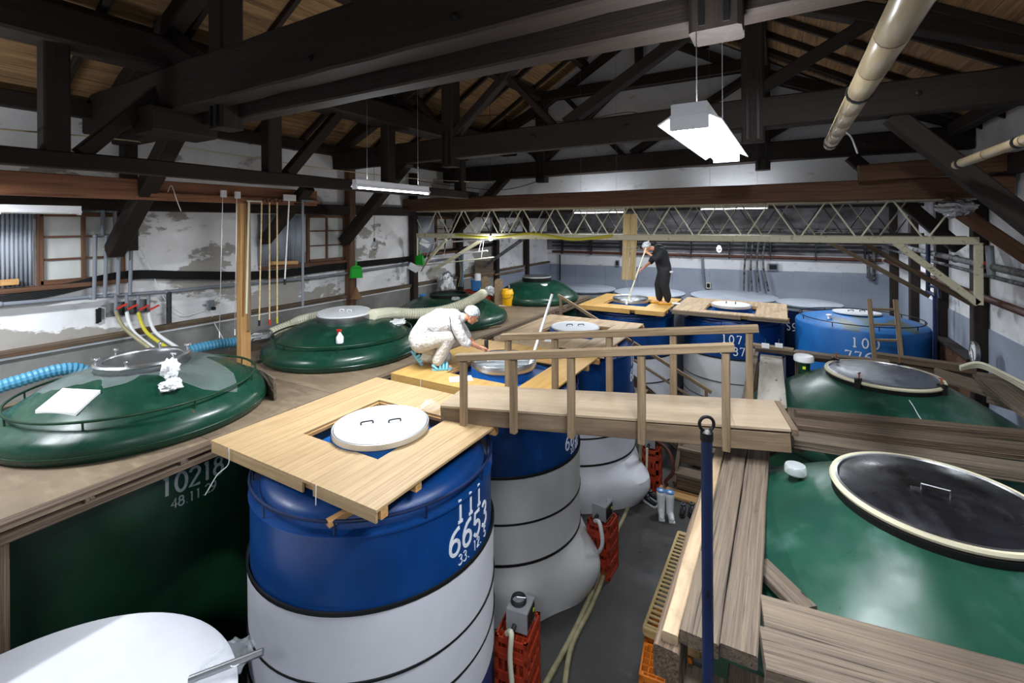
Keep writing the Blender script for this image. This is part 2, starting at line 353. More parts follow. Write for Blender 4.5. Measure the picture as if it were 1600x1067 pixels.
def bulb(c, top, on, cage, label, power=8):
    c = V(c); r = root('hanging_bulb', c, label, 'lamp')
    ob('cable', MB().tube([c + V((0, 0, .1)), V((c.x, c.y, 9.0-.594*abs(c.x+2.725)-.02))], .004, 6), 'black', r)
    ob('socket', MB().lathe([(.012, .12), (.022, .11), (.024, .045), (.018, .04)], c, 12), 'black', r)
    ob('bulb', MB().lathe([(0, -.055), (.03, -.046), (.042, -.02), (.038, .01), (.02, .045)], c, 14), 'bulb_glow' if on else 'glass_clear', r)
    if cage:
        m = MB()
        for k in range(8):
            a = 2*PI*k/8
            m.tube([c + V((math.cos(a)*q, math.sin(a)*q, z)) for q, z in ((.026, .05), (.07, -.03), (.075, -.07), (.045, -.13), (.0, -.15))], .003, 5)
        for q, z in ((.073, -.05), (.055, -.12)): m.tube(ring(c + V((0, 0, z)), q, n=20), .003, 5, closed=True)
        ob('wire_cage', m, 'steel_dull', r)
    if on:
        ld = bpy.data.lights.new('bulb_light', 'POINT'); ld.energy = power*LAMP_W; ld.shadow_soft_size = .05; ld.color = (.97, .98, 1)
        o = bpy.data.objects.new('bulb_light', ld); o.location = c + V((0, 0, -.12)); link(o, r)
bulb((-5.71, 8.88, 3.88), 5.3, True, False, 'bare glowing bulb hanging beside the lattice girder', 26)
bulb((-7.5, 7.09, 3.8), 5.4, False, True, 'unlit bulb in a wire cage hanging by the plastered wall', 0)
bulb((-1.55, 14.6, 3.5), 5.4, True, True, 'small caged bulb hanging in front of the grey end wall', 10)

# ================================================================== room shell
XL, XR, YB, YF = -8.2, 2.75, 17.0, -3.2
RX, RZ, EZ = (XL+XR)/2, 9.0, 5.75
SL = (RZ-EZ)/(RX-XL)
ob('floor', MB().bb(XL-.3, XR+.3, YF-.3, YB+.3, FLOOR-.2, FLOOR), 'floor', kind='structure')
wl = ob('wall_left', MB().bb(XL-.25, XL, YF, YB, FLOOR, EZ), 'plaster_left', kind='structure')
wr = ob('wall_right', MB().bb(XR, XR+.25, YF, YB, FLOOR, EZ), 'plaster_right', kind='structure')
def gable(name, y0, y1, m):
    mb = MB(); pts = [(XL-.25, FLOOR), (XR+.25, FLOOR), (XR+.25, EZ-.1), (RX, RZ), (XL-.25, EZ-.1)]; n = 5
    mb.add([(p[0], y0, p[1]) for p in pts] + [(p[0], y1, p[1]) for p in pts], [(0, 1, 2, 3, 4), (9, 8, 7, 6, 5)] + [(i, (i+1) % n, n+(i+1) % n, n+i) for i in range(n)])
    return ob(name, mb, m, kind='structure')
def partition():
    mb = MB(); pts = [(XL, 4.78), (XR, 4.78), (XR, EZ-.12), (RX, RZ-.06), (XL, EZ-.12)]; n = 5; y0, y1 = 10.62, 10.74
    mb.add([(q[0], y0, q[1]) for q in pts] + [(q[0], y1, q[1]) for q in pts], [(0, 1, 2, 3, 4), (9, 8, 7, 6, 5)] + [(i, (i+1) % n, n+(i+1) % n, n+i) for i in range(n)])
    return ob('wall_partition', mb, 'plaster_gable', None, 'white plastered gable wall above the lattice girders', 'wall', kind='structure')
partition()
wb = gable('wall_back', YB, YB+.25, 'plaster_gable'); wf = gable('wall_front', YF-.25, YF, 'plaster_gable')
# left wall: concrete plinth, timber ledge
ob('concrete_plinth', MB().bb(XL, XL+.07, YF, YB, FLOOR, 2.62), 'concrete', wl)
plank('ledge_board', (XL+.06, YF, 2.66), (XL+.06, YB, 2.66), .14, .07, 'weathered_dark', wl)
ob('ledge_flashing', MB().bb(XL+.07, XL+.085, YF, YB, 2.585, 2.62), 'white_paint', wl)
plank('wall_plate', (XL+.1, YF, 4.52), (XL+.1, YB, 4.52), .2, .2, 'roof_wood', wl)
plank('wall_plate', (XR-.1, YF, 4.95), (XR-.1, YB, 4.95), .2, .24, 'roof_wood', wr)
for i, y in enumerate((3.0, 6.95, 8.95, 10.9, 12.9, 15.0)):
    plank('wall_post', (XL+.12, y, FLOOR if y > 4 else 3.85), (XL+.12, y, 5.5), .17, .17, 'roof_wood' if i != 1 else 'brown_wood', wl)
for y in (2.9, 6.6, 9.85, 11.83, 13.9, 16.1):
    plank('wall_post', (XR-.1, y, FLOOR), (XR-.1, y, 5.2), .17, .19, 'roof_wood' if y > 9 else 'brown_wood', wr)
# dado panels on the end wall and right wall (sheet by sheet)
x = XL
while x < XR-.05:
    x1 = min(x+1.22, XR); ob('dado_panel', MB().bb(x+.004, x1-.004, YB-.02, YB, FLOOR, 2.58+.012*(x-XL)), 'dado', wb); x = x1
y = YF
while y < YB-.1:
    y1 = min(y+1.3, YB-.02); ob('dado_panel', MB().bb(XR-.02, XR, y+.004, y1-.004, FLOOR, 2.56), 'dado', wr); y = y1
y = 12.95
while y < YB-.1:
    y1 = min(y+1.3, YB-.02); ob('dado_panel', MB().bb(XL+.07, XL+.09, y+.004, y1-.004, FLOOR, 2.6), 'dado', wl); y = y1
x = XL
while x < XR-.05:
    x1 = min(x+1.83, XR); ob('sooty_panel', MB().bb(x+.005, x1-.005, YB-.03, YB, 3.17, 5.05), 'soot_board', wb); x = x1
x = XL
while x < XR-.05:
    x1 = min(x+2.75, XR); ob('plaster_panel', MB().bb(x, x1, YB-.012, YB, 2.6, 3.17), 'plaster_back', wb); x = x1
for i, y in enumerate((12.3, 14.4, 16.4)):
    ob('sooty_panel', MB().bb(XR-.03, XR, y-.45, y+1.5 if y < 16 else YB, 3.6, 4.8), 'soot_board', wr)
plank('sill_board', (XR-.12, 9.95, 2.0), (XR-.12, 11.75, 2.0), .2, .05, 'roof_wood', wr)
ob('low_panel', MB().bb(XR-.16, XR-.02, 9.95, 11.75, FLOOR, 1.97), 'brown_wood', wr)
# windows on the left wall with their sliding iron shutters
def window(n, y0, y1, z0, z1, cols, rows):
    r = root('window_%d' % n, (XL, (y0+y1)/2, z0), 'wooden lattice window with %s pasted panes on the plastered wall' % ('grey', 'pale', 'small')[n-1], kind='structure')
    xf = XL+.03
    for (a, b) in (((xf, y0, z0), (xf, y1, z0)), ((xf, y0, z1), (xf, y1, z1)), ((xf, y0, z0-.03), (xf, y0, z1+.03)), ((xf, y1, z0-.03), (xf, y1, z1+.03))):
        plank('window_frame', a, b, .06, .06, 'brown_wood', r)
    for i in range(1, cols): plank('muntin', (xf, y0+(y1-y0)*i/cols, z0), (xf, y0+(y1-y0)*i/cols, z1), .04, .04, 'brown_wood', r)
    for i in range(1, rows): plank('muntin', (xf, y0, z0+(z1-z0)*i/rows), (xf, y1, z0+(z1-z0)*i/rows), .025, .025, 'brown_wood', r)
    for i in range(cols):
        for j in range(rows):
            ob('pane', MB().bb(XL+.005, XL+.014, y0+(y1-y0)*i/cols+.015, y0+(y1-y0)*(i+1)/cols-.015, z0+(z1-z0)*j/rows+.01, z0+(z1-z0)*(j+1)/rows-.01), 'paper_pane', r)
    plank('window_sill', (XL+.06, y0-1.0, z0-.06), (XL+.06, y1+.08, z0-.06), .12, .06, 'brown_wood', r)
window(1, 2.1, 2.95, 3.48, 4.36, 2, 3); window(2, 5.97, 6.86, 3.48, 4.38, 2, 3); window(3, 9.95, 10.75, 3.48, 4.38, 2, 3)
def shutter(y0, y1, label):
    mb = MB(); n = int((y1-y0)/.038); pts = []
    for i in range(n*4+1):
        y = y0+(y1-y0)*i/(n*4); pts.append((XL+.03+.014*math.sin(i*PI/2), y))
    m = len(pts)
    vs = [(p[0], p[1], 3.46) for p in pts] + [(p[0], p[1], 4.4) for p in pts]
    mb.add(vs, [(i, i+1, m+i+1, m+i) for i in range(m-1)])
    o = ob('iron_shutter', mb, 'corrugated', None, label, 'shutter', 'corrugated shutters', sharp=80)
    md = o.modifiers.new('thickness', 'SOLIDIFY'); md.thickness = .003
shutter(1.1, 2.04, 'corrugated iron shutter beside the window above the valve panel')
shutter(4.95, 5.9, 'corrugated iron shutter behind the hanging poles')
shutter(9.1, 9.88, 'corrugated iron shutter behind the lattice girder')
plank('wood_block', px(0, 442, x=XL+.12), px(28, 440, x=XL+.12), .08, .07, 'new_wood', None, 'short yellow wood offcut on the sill of the iron shutter', 'wood block')
plank('wood_block', px(424, 411, x=XL+.12), px(464, 410, x=XL+.12), .08, .07, 'new_wood', None, 'short wood offcut on the sill behind the hanging poles', 'wood block')

# ================================================================== roof
ce = root('ceiling', (RX, 7, EZ), 'dark boarded pitched roof on rafters and purlins', kind='structure')
def roofz(x): return RZ - SL*abs(x-RX)
sl = math.hypot(RX-XL+.25, SL*(RX-XL+.25)); nb = 30
for sgn in (-1, 1):
    nrm = V((sgn*SL, 0, 1)).normalized()
    for i in range(nb):
        t = (i+.5)/nb; x = RX + sgn*t*(RX-XL+.25); z = roofz(x)
        plank('roof_board', (x, YF-.2, z+.03), (x, YB+.2, z+.03), sl/nb-.004, .02, 'roof_board', ce, up=nrm)
    for k in range(24):
        y = YF+.2+k*.87
        plank('rafter', (RX+sgn*.02, y, RZ-.045), (RX+sgn*(RX-XL+.1), y, roofz(RX+sgn*(RX-XL+.1))-.045), .07, .09, 'roof_wood', ce)
    for xx in (1.35, 2.45, 3.9, 5.2):
        x = RX+sgn*xx; plank('purlin', (x, YF, roofz(x)-.19), (x, YB, roofz(x)-.19), .16, .2, 'roof_wood', ce)
plank('ridge_beam', (RX, YF, RZ-.2), (RX, YB, RZ-.2), .18, .24, 'roof_wood', ce)
QL, QR = -5.15, -.3
def truss(y, label, big=False, xbr=False, kz=5.35):
    r = root('roof_truss', (RX, y, kz), label, 'roof truss', 'roof trusses', 'structure')
    P = lambda n, a, b, w, t, m='roof_wood', **k: plank(n, a, b, w, t, m, r, **k)
    if big:
        P('tie_beam', (XL+.02, y-.13, kz+.36), (XR-.02, y-.13, kz+.38), .24, .5, rough=.03, seg=24)
        P('tie_beam', (XL+.02, y+.16, kz+.13), (XR-.02, y+.16, kz+.13), .2, .26, rough=.02, seg=20)
    else:
        P('tie_beam', (XL+.02, y, kz+.2), (XR-.02, y, kz+.24), .24, .38, rough=.03, seg=24)
    for qx in (QL, QR):
        P('queen_post', (qx, y, kz-.12), (qx, y, roofz(qx)-.28), .26, .24, up=(0, 1, 0))
        P('iron_strap', (qx+.06, y-.135, kz-.1), (qx+.06, y-.135, kz+.5), .03, .008, 'black_metal', up=(0, 1, 0))
        P('iron_strap', (qx-.06, y-.135, kz-.1), (qx-.06, y-.135, kz+.5), .03, .008, 'black_metal', up=(0, 1, 0))
    P('straining_beam', (QL, y, 7.35), (QR, y, 7.35), .2, .24)
    P('principal_rafter', (XL+.05, y, kz+.45), (QL, y, roofz(QL)-.45), .2, .22); P('principal_rafter', (XR-.05, y, kz+.45), (QR, y, roofz(QR)-.45), .2, .22)
    P('principal_rafter', (QL, y, roofz(QL)-.45), (RX, y, RZ-.5), .16, .18); P('principal_rafter', (QR, y, roofz(QR)-.45), (RX, y, RZ-.5), .16, .18)
    P('strut', (QL, y, kz+.5), (-6.6, y, 6.65), .14, .14); P('strut', (QR, y, kz+.5), (1.15, y, 6.65), .14, .14)
    P('king_post', (RX, y, 7.4), (RX, y, RZ-.4), .16, .16, up=(0, 1, 0))
    P('knee_brace', (XL+.18, y+.03, 3.85), (-6.2, y+.03, kz+.08), .2, .2); P('knee_brace', (XR-.18, y+.03, 3.75), (1.1, y+.03, kz+.05), .2, .2)
    for bx in (-6.9, -3.4, -1.9, 1.3): ob('bolt', MB().lathe([(.03, 0), (.03, .015), (.012, .02), (.012, .035), (0, .035)], (bx, y-.125 if not big else y-.255, kz+.25), 8, Matrix.Rotation(PI/2, 3, 'X')), 'black_metal', r)
    if xbr:
        P('diagonal_brace', (QL+.1, y-.02, kz+.45), (-3.2, y-.02, 7.3), .16, .14); P('diagonal_brace', (QL-.1, y+.02, kz+.45), (-6.3, y+.02, 6.95), .13, .1)
        P('diagonal_brace', (-3.1, y+.05, kz+.4), (QL+.5, y+.05, 7.4), .13, .1); P('diagonal_brace', (-2.9, y+.02, kz+.42), (QR-.1, y+.02, 7.2), .18, .16)
    return r
truss(-.9, 'roof truss over the entrance end'); truss(2.78, 'heavy roof truss with a double tie beam over the reddish beam', True)
truss(6.7, 'roof truss with thick queen posts above the wooden bridge', xbr=True); truss(10.4, 'far roof truss with strapped queen posts beyond the lattice girder', xbr=True)
gr = root('roof_girder', (-6.2, 4, 4.72), 'dark built-up girder running above the green tanks', 'roof girder', kind='structure')
plank('top_chord', (-6.2, YF, 6.17), (-6.2, YB, 6.17), .42, .36, 'roof_wood', gr, rough=.02, seg=30)
plank('bottom_chord', (-6.2, YF, 4.86), (-6.2, 9.0, 4.86), .2, .17, 'roof_wood', gr, rough=.02, seg=30)
for y in (-.5, 1.7, 3.96, 6.2, 8.4): plank('girder_post', (-6.2, y, 4.94), (-6.2, y, 6.0), .2, .2, 'roof_wood', gr)
for y in (1.9, 4.2): plank('girder_brace', (-6.2, y, 4.94), (-6.2, y+.9, 6.0), .16, .14, 'roof_wood', gr)
plank('corbel_block', (-6.0, 2.35, 5.36), (-6.0, 3.0, 5.36), .5, .28, 'roof_wood', gr)
plank('low_cross_beam', (XL+.02, 8.78, 4.68), (XR-.05, 8.78, 4.68), .22, .3, 'brown_wood', None, 'brown cross beam running just above the lattice girder', 'beam', kind='structure', rough=.02, seg=20)
plank('low_cross_beam', (1.0, 8.55, 4.92), (XR-.05, 8.55, 4.98), .2, .24, 'brown_wood', None, 'short brown beam lying on the low cross beam by the white wall', 'beam', kind='structure')
plank('wall_brace', px(414, 376, x=-8.0), px(482, 292, y=px(414, 376, x=-8.0).y), .18, .16, 'roof_wood', None, 'dark slanting brace behind the hanging poles', 'brace', kind='structure')
kb = plank('beam_brace', (1.95, 8.62, 4.5), (XR+.0, 8.45, 3.72), .2, .18, 'brown_wood', None, 'thick slanting brace from the low cross beam to the white wall', 'brace', kind='structure')
# ================================================================== painted lettering
def arc(cx, cy, rx, ry, a0, a1, n=12):
    return [(cx+rx*math.cos(math.radians(a0+(a1-a0)*i/n)), cy+ry*math.sin(math.radians(a0+(a1-a0)*i/n))) for i in range(n+1)]
GLY = {
 '0': [arc(.3, .5, .25, .48, 90, 450, 20)], '1': [[(.3, .0), (.3, 1)], [(.17, .86), (.3, .98)]], '!': [[(.3, .0), (.3, 1)], [(.17, .95), (.3, .95)], [(.15, .04), (.45, .04)]],
 '2': [arc(.3, .73, .24, .25, 165, -25, 12) + [(.05, .03), (.56, .03)]],
 '3': [arc(.28, .75, .22, .22, 150, -90, 12), arc(.27, .27, .26, .26, 90, -150, 14)],
 '4': [[(.42, 0), (.42, .97), (.04, .3), (.58, .3)]],
 '5': [[(.52, .97), (.13, .97), (.09, .55)] + arc(.28, .3, .25, .29, 125, -150, 14)],
 '6': [arc(.62, .42, .56, .56, 95, 170, 8) + arc(.3, .29, .25, .28, 170, 530, 18)],
 '7': [[(.06, .84), (.06, .97), (.55, .97), (.24, 0)]],
 '8': [arc(.3, .75, .2, .22, 90, 450, 16), arc(.3, .27, .25, .27, 90, 450, 16)],
 '9': [arc(-.02, .58, .56, .56, -85, -10, 8) + arc(.3, .71, .25, .28, -10, 350, 18)],
 '.': [[(.2, .0), (.2, .07)]], 'S': [arc(.3, .74, .22, .23, 30, 270, 12) + arc(.3, .27, .24, .25, 90, -150, 12)], ' ': []}
def lettering(par, c, R, phi, z, h, s, mat='letter_white', st=.12, adv=.8, name='painted_number', lean=0):
    """stroked numerals wrapped on a cylinder of radius R about c, starting at angle phi, baseline z"""
    mb = MB(); c = V(c); x0 = 0
    for ch in s:
        for line in GLY[ch]:
            m = len(line); L = []; Rr = []
            closed = m > 3 and math.hypot(line[0][0]-line[-1][0], line[0][1]-line[-1][1]) < .01
            for i, (x, y) in enumerate(line):
                a = line[i-1] if i else (line[-2] if closed else line[0]); b = line[i+1] if i < m-1 else (line[1] if closed else line[-1])
                dx, dy = b[0]-a[0], b[1]-a[1]; l = math.hypot(dx, dy) or 1; nx, ny = -dy/l*st/2, dx/l*st/2
                L.append((x+nx, y+ny)); Rr.append((x-nx, y-ny))
            def M(p, o):
                a = phi + (x0 + p[0]*h*.95)/R; return (c.x+(R+o)*math.cos(a), c.y+(R+o)*math.sin(a), z + p[1]*h + lean*(x0+p[0]*h))
            vs = []
            for i in range(m): vs += [M(L[i], .004), M(Rr[i], .004), M(L[i], -.002), M(Rr[i], -.002)]
            fs = []
            for i in range(m-1):
                j = i*4; fs += [(j, j+1, j+5, j+4), (j, j+4, j+6, j+2), (j+1, j+3, j+7, j+5)]
            fs += [(0, 2, 3, 1), (m*4-4, m*4-3, m*4-1, m*4-2)]
            mb.add(vs, fs)
        x0 += h*(adv if ch not in '.' else adv*.55)
    return ob(name, mb, mat, par, 'hand-painted number on the tank', flat=True)

# ================================================================== tanks
def rail_ring(par, c, r, z, n_br, mat, drop=.09, rr=.013, ph=0):
    c = V(c); g = ob('rail_ring', MB().tube(ring((c.x, c.y, z), r, n=64), rr, 8, closed=True), mat, par)
    for k in range(n_br):
        a = ph+2*PI*k/n_br; u = V((math.cos(a), math.sin(a), 0))
        ob('rail_bracket', MB().tube([V((c.x, c.y, z)) + u*r, V((c.x, c.y, z-drop)) + u*(r-.005)], .009, 6), mat, g)
    return g
def flare(bulge, folds, ph):
    def w(a, z):
        t = max(0, min(1, (.10-z)/.3)); t = t*t*(3-2*t); b = max(0, min(1, (z-FLOOR)/.25))
        return bulge*t*(.2+.8*max(0, math.cos(a+.45)))*(.55 + .45*math.sin(folds*a+ph) + .25*math.sin((folds+4)*a+1.3*ph)) * (.55+.45*b) + .012*t
    return w
def blue_tank(c, R, label, ztop=1.88, wrap=None, bands=(), wrapmat='wrap', skirt=None, body='blue', group='blue enamel tanks', rail=True, neck=.44, nz=2.2, topmat='blue_top', shoulder=None):
    c = V((c[0], c[1], 0)); r = root('storage_tank', (c.x, c.y, FLOOR), label, 'tank', group)
    ob('body', MB().lathe([(R*.97, FLOOR), (R, FLOOR+.03), (R, ztop-.02), (R*1.012, ztop-.01), (R*1.012, ztop+.006), (R*.985, ztop+.012)], c, 72), body, r)
    sz = ztop+.012
    ob('shoulder', MB().lathe([(R*.985, sz), (R*.94, sz+.004), (R*.925, sz+.06), (R*.89, sz+.11), (R*.8, sz+.14), (neck+.1, sz+.155), (neck+.01, sz+.16)], c, 72), shoulder or body, r)
    if neck: ob('neck', MB().lathe([(neck, sz+.15), (neck, nz), (neck-.025, nz), (neck-.025, sz+.17)], c, 48), topmat, r)
    ob('top_plate', MB().lathe([(neck+.3, sz+.1475), (neck+.28, sz+.158), (.02, sz+.162)], c, 48), topmat, r)
    if rail: rail_ring(r, c, R*1.0, ztop+.12, 10, 'blue_dark', .12, .014, .2)
    if wrap:
        z0, z1 = wrap
        zs = [z1, z1-.02] + [z1-.02-(z1-.04-z0)*i/20 for i in range(1, 20)] + [z0]
        prof = [(R+.022, z) for z in zs] + [(R+.012, z) for z in reversed(zs)] + [(R+.022, z1)]
        w = flare(*skirt) if skirt else (lambda a, z: .004*math.sin(5*a+z*3))
        ws = ob('insulation_wrap', MB().lathe(prof, c, 96, wob=w), wrapmat, r, 'white sheet wrapped round the tank')
        ob('top_edging', MB().lathe([(R+.014, z1-.02), (R+.03, z1-.02), (R+.03, z1+.01), (R+.014, z1+.01), (R+.014, z1-.02)], c, 72), 'black', ws)
        for (bz, bh) in bands:
            ob('band', MB().lathe([(R+.018, bz), (R+.031, bz), (R+.031, bz+bh), (R+.018, bz+bh), (R+.018, bz)], c, 72), 'black', ws)
    return r
T1 = blue_tank((-3.42, 3.27), 1.1, 'blue tank numbered 111 6653, with a white wrap and a square wooden platform', wrap=(.16, 1.33), bands=((.8, .018), (.47, .018)))
lettering(T1, (-3.42, 3.27), 1.1, -.175, 1.71, .19, '!!!', adv=.72, st=.13); lettering(T1, (-3.42, 3.27), 1.1, -.24, 1.47, .21, '6653', st=.14, adv=.72)
lettering(T1, (-3.42, 3.27), 1.1, -.15, 1.36, .085, '33. 12. 5', st=.1, adv=.66)
T2 = blue_tank((-3.45, 5.65), 1.07, 'blue tank marked 66 under the crouching man, wrapped in loose white sheet', wrap=(FLOOR+.01, 1.17), bands=((.6, .022), (.11, .03)), wrapmat='wrap_grey', skirt=(.28, 3, 1.0))
lettering(T2, (-3.45, 5.65), 1.07, -.17, 1.29, .17, '6657', st=.13); lettering(T2, (-3.45, 5.65), 1.07, -.05, 1.2, .07, '33.12.5', st=.1)
T3 = blue_tank((-3.45, 8.25), 1.12, 'blue tank with a plain weathered plywood platform, behind the bridge railings', wrap=(FLOOR+.01, 1.1), bands=((.6, .022), (.15, .03)), skirt=(.3, 3, 2.2))
lettering(T3, (-3.45, 8.25), 1.12, -.03, 1.66, .18, '1!0', st=.12); lettering(T3, (-3.45, 8.25), 1.12, -.05, 1.38, .2, '6650', st=.12)
T4 = blue_tank((-3.4, 12.0), 1.07, 'blue tank under the standing man in black', wrap=(FLOOR+.01, 1.0), bands=((.4, .02),))
T5 = blue_tank((-1.04, 12.45), 1.1, 'blue tank numbered 107 with a white wrap, behind the bridge', wrap=(FLOOR+.01, 1.17), bands=((.62, .015), (.2, .015)), wrapmat='wrap_grey')
lettering(T5, (-1.04, 12.45), 1.1, -1.68, 1.52, .18, '!07', st=.12, adv=.84); lettering(T5, (-1.04, 12.45), 1.1, -1.72, 1.26, .18, '6137', st=.12, adv=.76)
T6 = blue_tank((-3.5, 14.4), 1.0, 'grey flat-topped tank behind the standing man', body='pipe_grey', rail=False, neck=.0, ztop=1.9, topmat='lid_grey', group='grey-lidded tanks by the end wall', shoulder='lid_grey')
T7 = blue_tank((-1.2, 14.75), 1.1, 'grey flat-topped tank behind the worn platform', body='pipe_grey', rail=False, neck=.0, ztop=1.9, topmat='lid_grey', group='grey-lidded tanks by the end wall', shoulder='lid_grey')
T8 = blue_tank((-5.55, 14.3), .95, 'grey flat-topped tank beyond the far green dome', body='pipe_grey', rail=False, neck=.0, ztop=1.95, topmat='lid_grey', group='grey-lidded tanks by the end wall', shoulder='lid_grey')
T9 = blue_tank((.62, 14.35), .72, 'narrow dark blue tank with a grey top beside the bright blue tank', body='blue_dark', rail=False, neck=.0, ztop=1.95, topmat='lid_grey', group='grey-lidded tanks by the end wall', shoulder='lid_grey')
lettering(T9, (.62, 14.35), .72, -2.35, 1.45, .2, 'S9', st=.12)
for (tc, R, t) in (((-3.5, 14.4), 1.0, T6), ((-1.2, 14.75), 1.1, T7), ((-5.55, 14.3), .95, T8), ((.62, 14.35), .72, T9)):
    ob('flat_lid', MB().lathe([(R*1.03, 2.06), (R*1.04, 2.08), (R*1.04, 2.1), (R*1.0, 2.11), (0, 2.125)], (tc[0], tc[1], 0), 64), 'lid_grey', t)
T0 = blue_tank((-3.55, .72), 1.06, 'white-wrapped tank with a white lid in the bottom corner, plastic sheet at its edge', ztop=1.05, wrap=(FLOOR+.01, 1.0), bands=((.4, .02),), rail=False, neck=.0)
ob('flat_lid', MB().lathe([(1.08, 1.24), (1.1, 1.26), (1.1, 1.285), (1.07, 1.3), (0, 1.33)], (-3.55, .72, 0), 80), 'wrap', T0)
# bright blue tank 100
def tank100():
    c = V((1.4, 12.0, 0)); R = 1.14
    r = root('storage_tank', (c.x, c.y, FLOOR), 'bright blue tank numbered 100, with a ladder leaning on it', 'tank', 'blue enamel tanks')
    ob('body', MB().lathe([(R*.98, FLOOR), (R, FLOOR+.03), (R, 2.08), (R*.985, 2.12)], c, 72), 'blue_bright', r)
    ob('top', MB().lathe([(R*.987, 2.118), (R*.95, 2.15), (R*.5, 2.27), (.44, 2.29), (.02, 2.3)], c, 72), 'blue_worn', r)
    rail_ring(r, c, R*.93, 2.23, 9, 'black_metal', .09, .01)
    lettering(r, c, R, -1.79, 1.83, .18, '!00', st=.14, adv=.9); lettering(r, c, R, -1.88, 1.56, .19, '7763', st=.14, adv=.8)
    ob('vent_cap', MB().lathe([(.03, 2.2), (.03, 2.28), (.055, 2.29), (.055, 2.31), (0, 2.32)], c + V((-.55, -.5, 0)), 16), 'white_plastic', r)
    return r
tank100()
# green dome tanks
def dome_tank(c, R, label, prof_z=(2.08, 2.6), hatch=.44, rail=None, topmat='green', body='green_body', n_br=8, seam=True, group='green domed tanks', flat=False):
    c = V((c[0], c[1], 0)); r = root('domed_tank', (c.x, c.y, FLOOR), label, 'tank', group); z0, z1 = prof_z
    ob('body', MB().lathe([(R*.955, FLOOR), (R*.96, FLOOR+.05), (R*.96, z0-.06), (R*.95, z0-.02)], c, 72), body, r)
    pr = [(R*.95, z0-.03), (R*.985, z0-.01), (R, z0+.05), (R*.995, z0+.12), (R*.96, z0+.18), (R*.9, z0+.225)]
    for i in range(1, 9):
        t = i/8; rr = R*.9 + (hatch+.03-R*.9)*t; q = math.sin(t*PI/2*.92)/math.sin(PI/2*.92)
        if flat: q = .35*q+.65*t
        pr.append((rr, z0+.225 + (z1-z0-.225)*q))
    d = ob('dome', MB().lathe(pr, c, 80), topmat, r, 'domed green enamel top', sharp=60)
    if rail: rail_ring(r, c, rail[0], rail[1], n_br, 'green_body', .1, .014)
    if seam: ob('weld_seam', MB().tube(ring((c.x, c.y, z0+.055), R*1.001, n=72), .006, 5, closed=True), topmat, r)
    return r, c, z1
GR = 'green domed tanks sunk in the deck'
def hatch_collar(par, c, r, z0, z1, m='black_metal'):
    return ob('hatch_collar', MB().lathe([(r, z0-.02), (r+.012, z0), (r+.012, z1), (r-.03, z1), (r-.03, z0-.02), (r, z0-.02)], c, 56), m, par)
L1, c1, h1 = dome_tank((-6.36, 2.5), 1.26, 'green domed tank numbered 10218', rail=(1.12, 2.4), group=GR)
L1['label'] = 'green domed tank numbered 10218 with plastic sheet round its steel hatch'
hatch_collar(L1, c1, .43, h1-.02, h1+.06, 'steel_dull')
lettering(L1, c1, 1.26*.96, -.28, 1.57, .19, '10218', 'letter_grey', st=.15, adv=.62); lettering(L1, c1, 1.26*.96, -.21, 1.43, .095, '48.11.29', 'letter_grey', st=.13, adv=.62)
L2, c2, h2 = dome_tank((-6.46, 5.42), 1.27, 'green domed tank with a thin white lid and a spray bottle on it', rail=(1.12, 2.4), group=GR)
hatch_collar(L2, c2, .43, h2-.02, h2+.08, 'steel_dull')
L3, c3, h3 = dome_tank((-6.45, 8.3), 1.3, 'green domed tank with a thick cream hose lying across it', rail=None, group=GR)
hatch_collar(L3, c3, .42, h3-.02, h3+.06)
L4, c4, h4 = dome_tank((-5.98, 11.7), 1.16, 'green domed tank far off', rail=None, group=GR)
L4['label'] = 'green domed tank with a raised steel hatch behind the yellow bucket'
hatch_collar(L4, c4, .4, h4-.02, h4+.1)
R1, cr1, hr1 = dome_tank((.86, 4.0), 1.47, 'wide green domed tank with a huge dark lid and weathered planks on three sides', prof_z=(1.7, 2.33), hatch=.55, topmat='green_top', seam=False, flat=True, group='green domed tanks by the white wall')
hatch_collar(R1, cr1, .545, hr1-.02, hr1+.045)
R2, cr2, hr2 = dome_tank((1.03, 6.95), 1.42, 'green domed tank with a clamped cloudy lid and a white vent cap', prof_z=(1.7, 2.33), hatch=.55, topmat='green_top', seam=False, flat=True, group='green domed tanks by the white wall')
hatch_collar(R2, cr2, .545, hr2-.02, hr2+.045)
for (r, c, a0) in ((R1, cr1, -.95), (R2, cr2, -1.35)):       # painted seam line running down the dome
    pts = []
    for i in range(9):
        t = i/8; rr = .62 + (1.3-.62)*t; tt = 1-(rr-.58)/(1.323-.58); q = math.sin(max(tt, 0)*PI/2*.92)/math.sin(PI/2*.92); z = 1.7+.225+.405*(.35*q+.65*max(tt, 0))
        a = a0+.004*math.sin(i*2.2); pts.append(c + V((rr*math.cos(a), rr*math.sin(a), z+.001)))
    ob('chalk_line', MB().tube(pts, .0035, 5), 'letter_white', r)

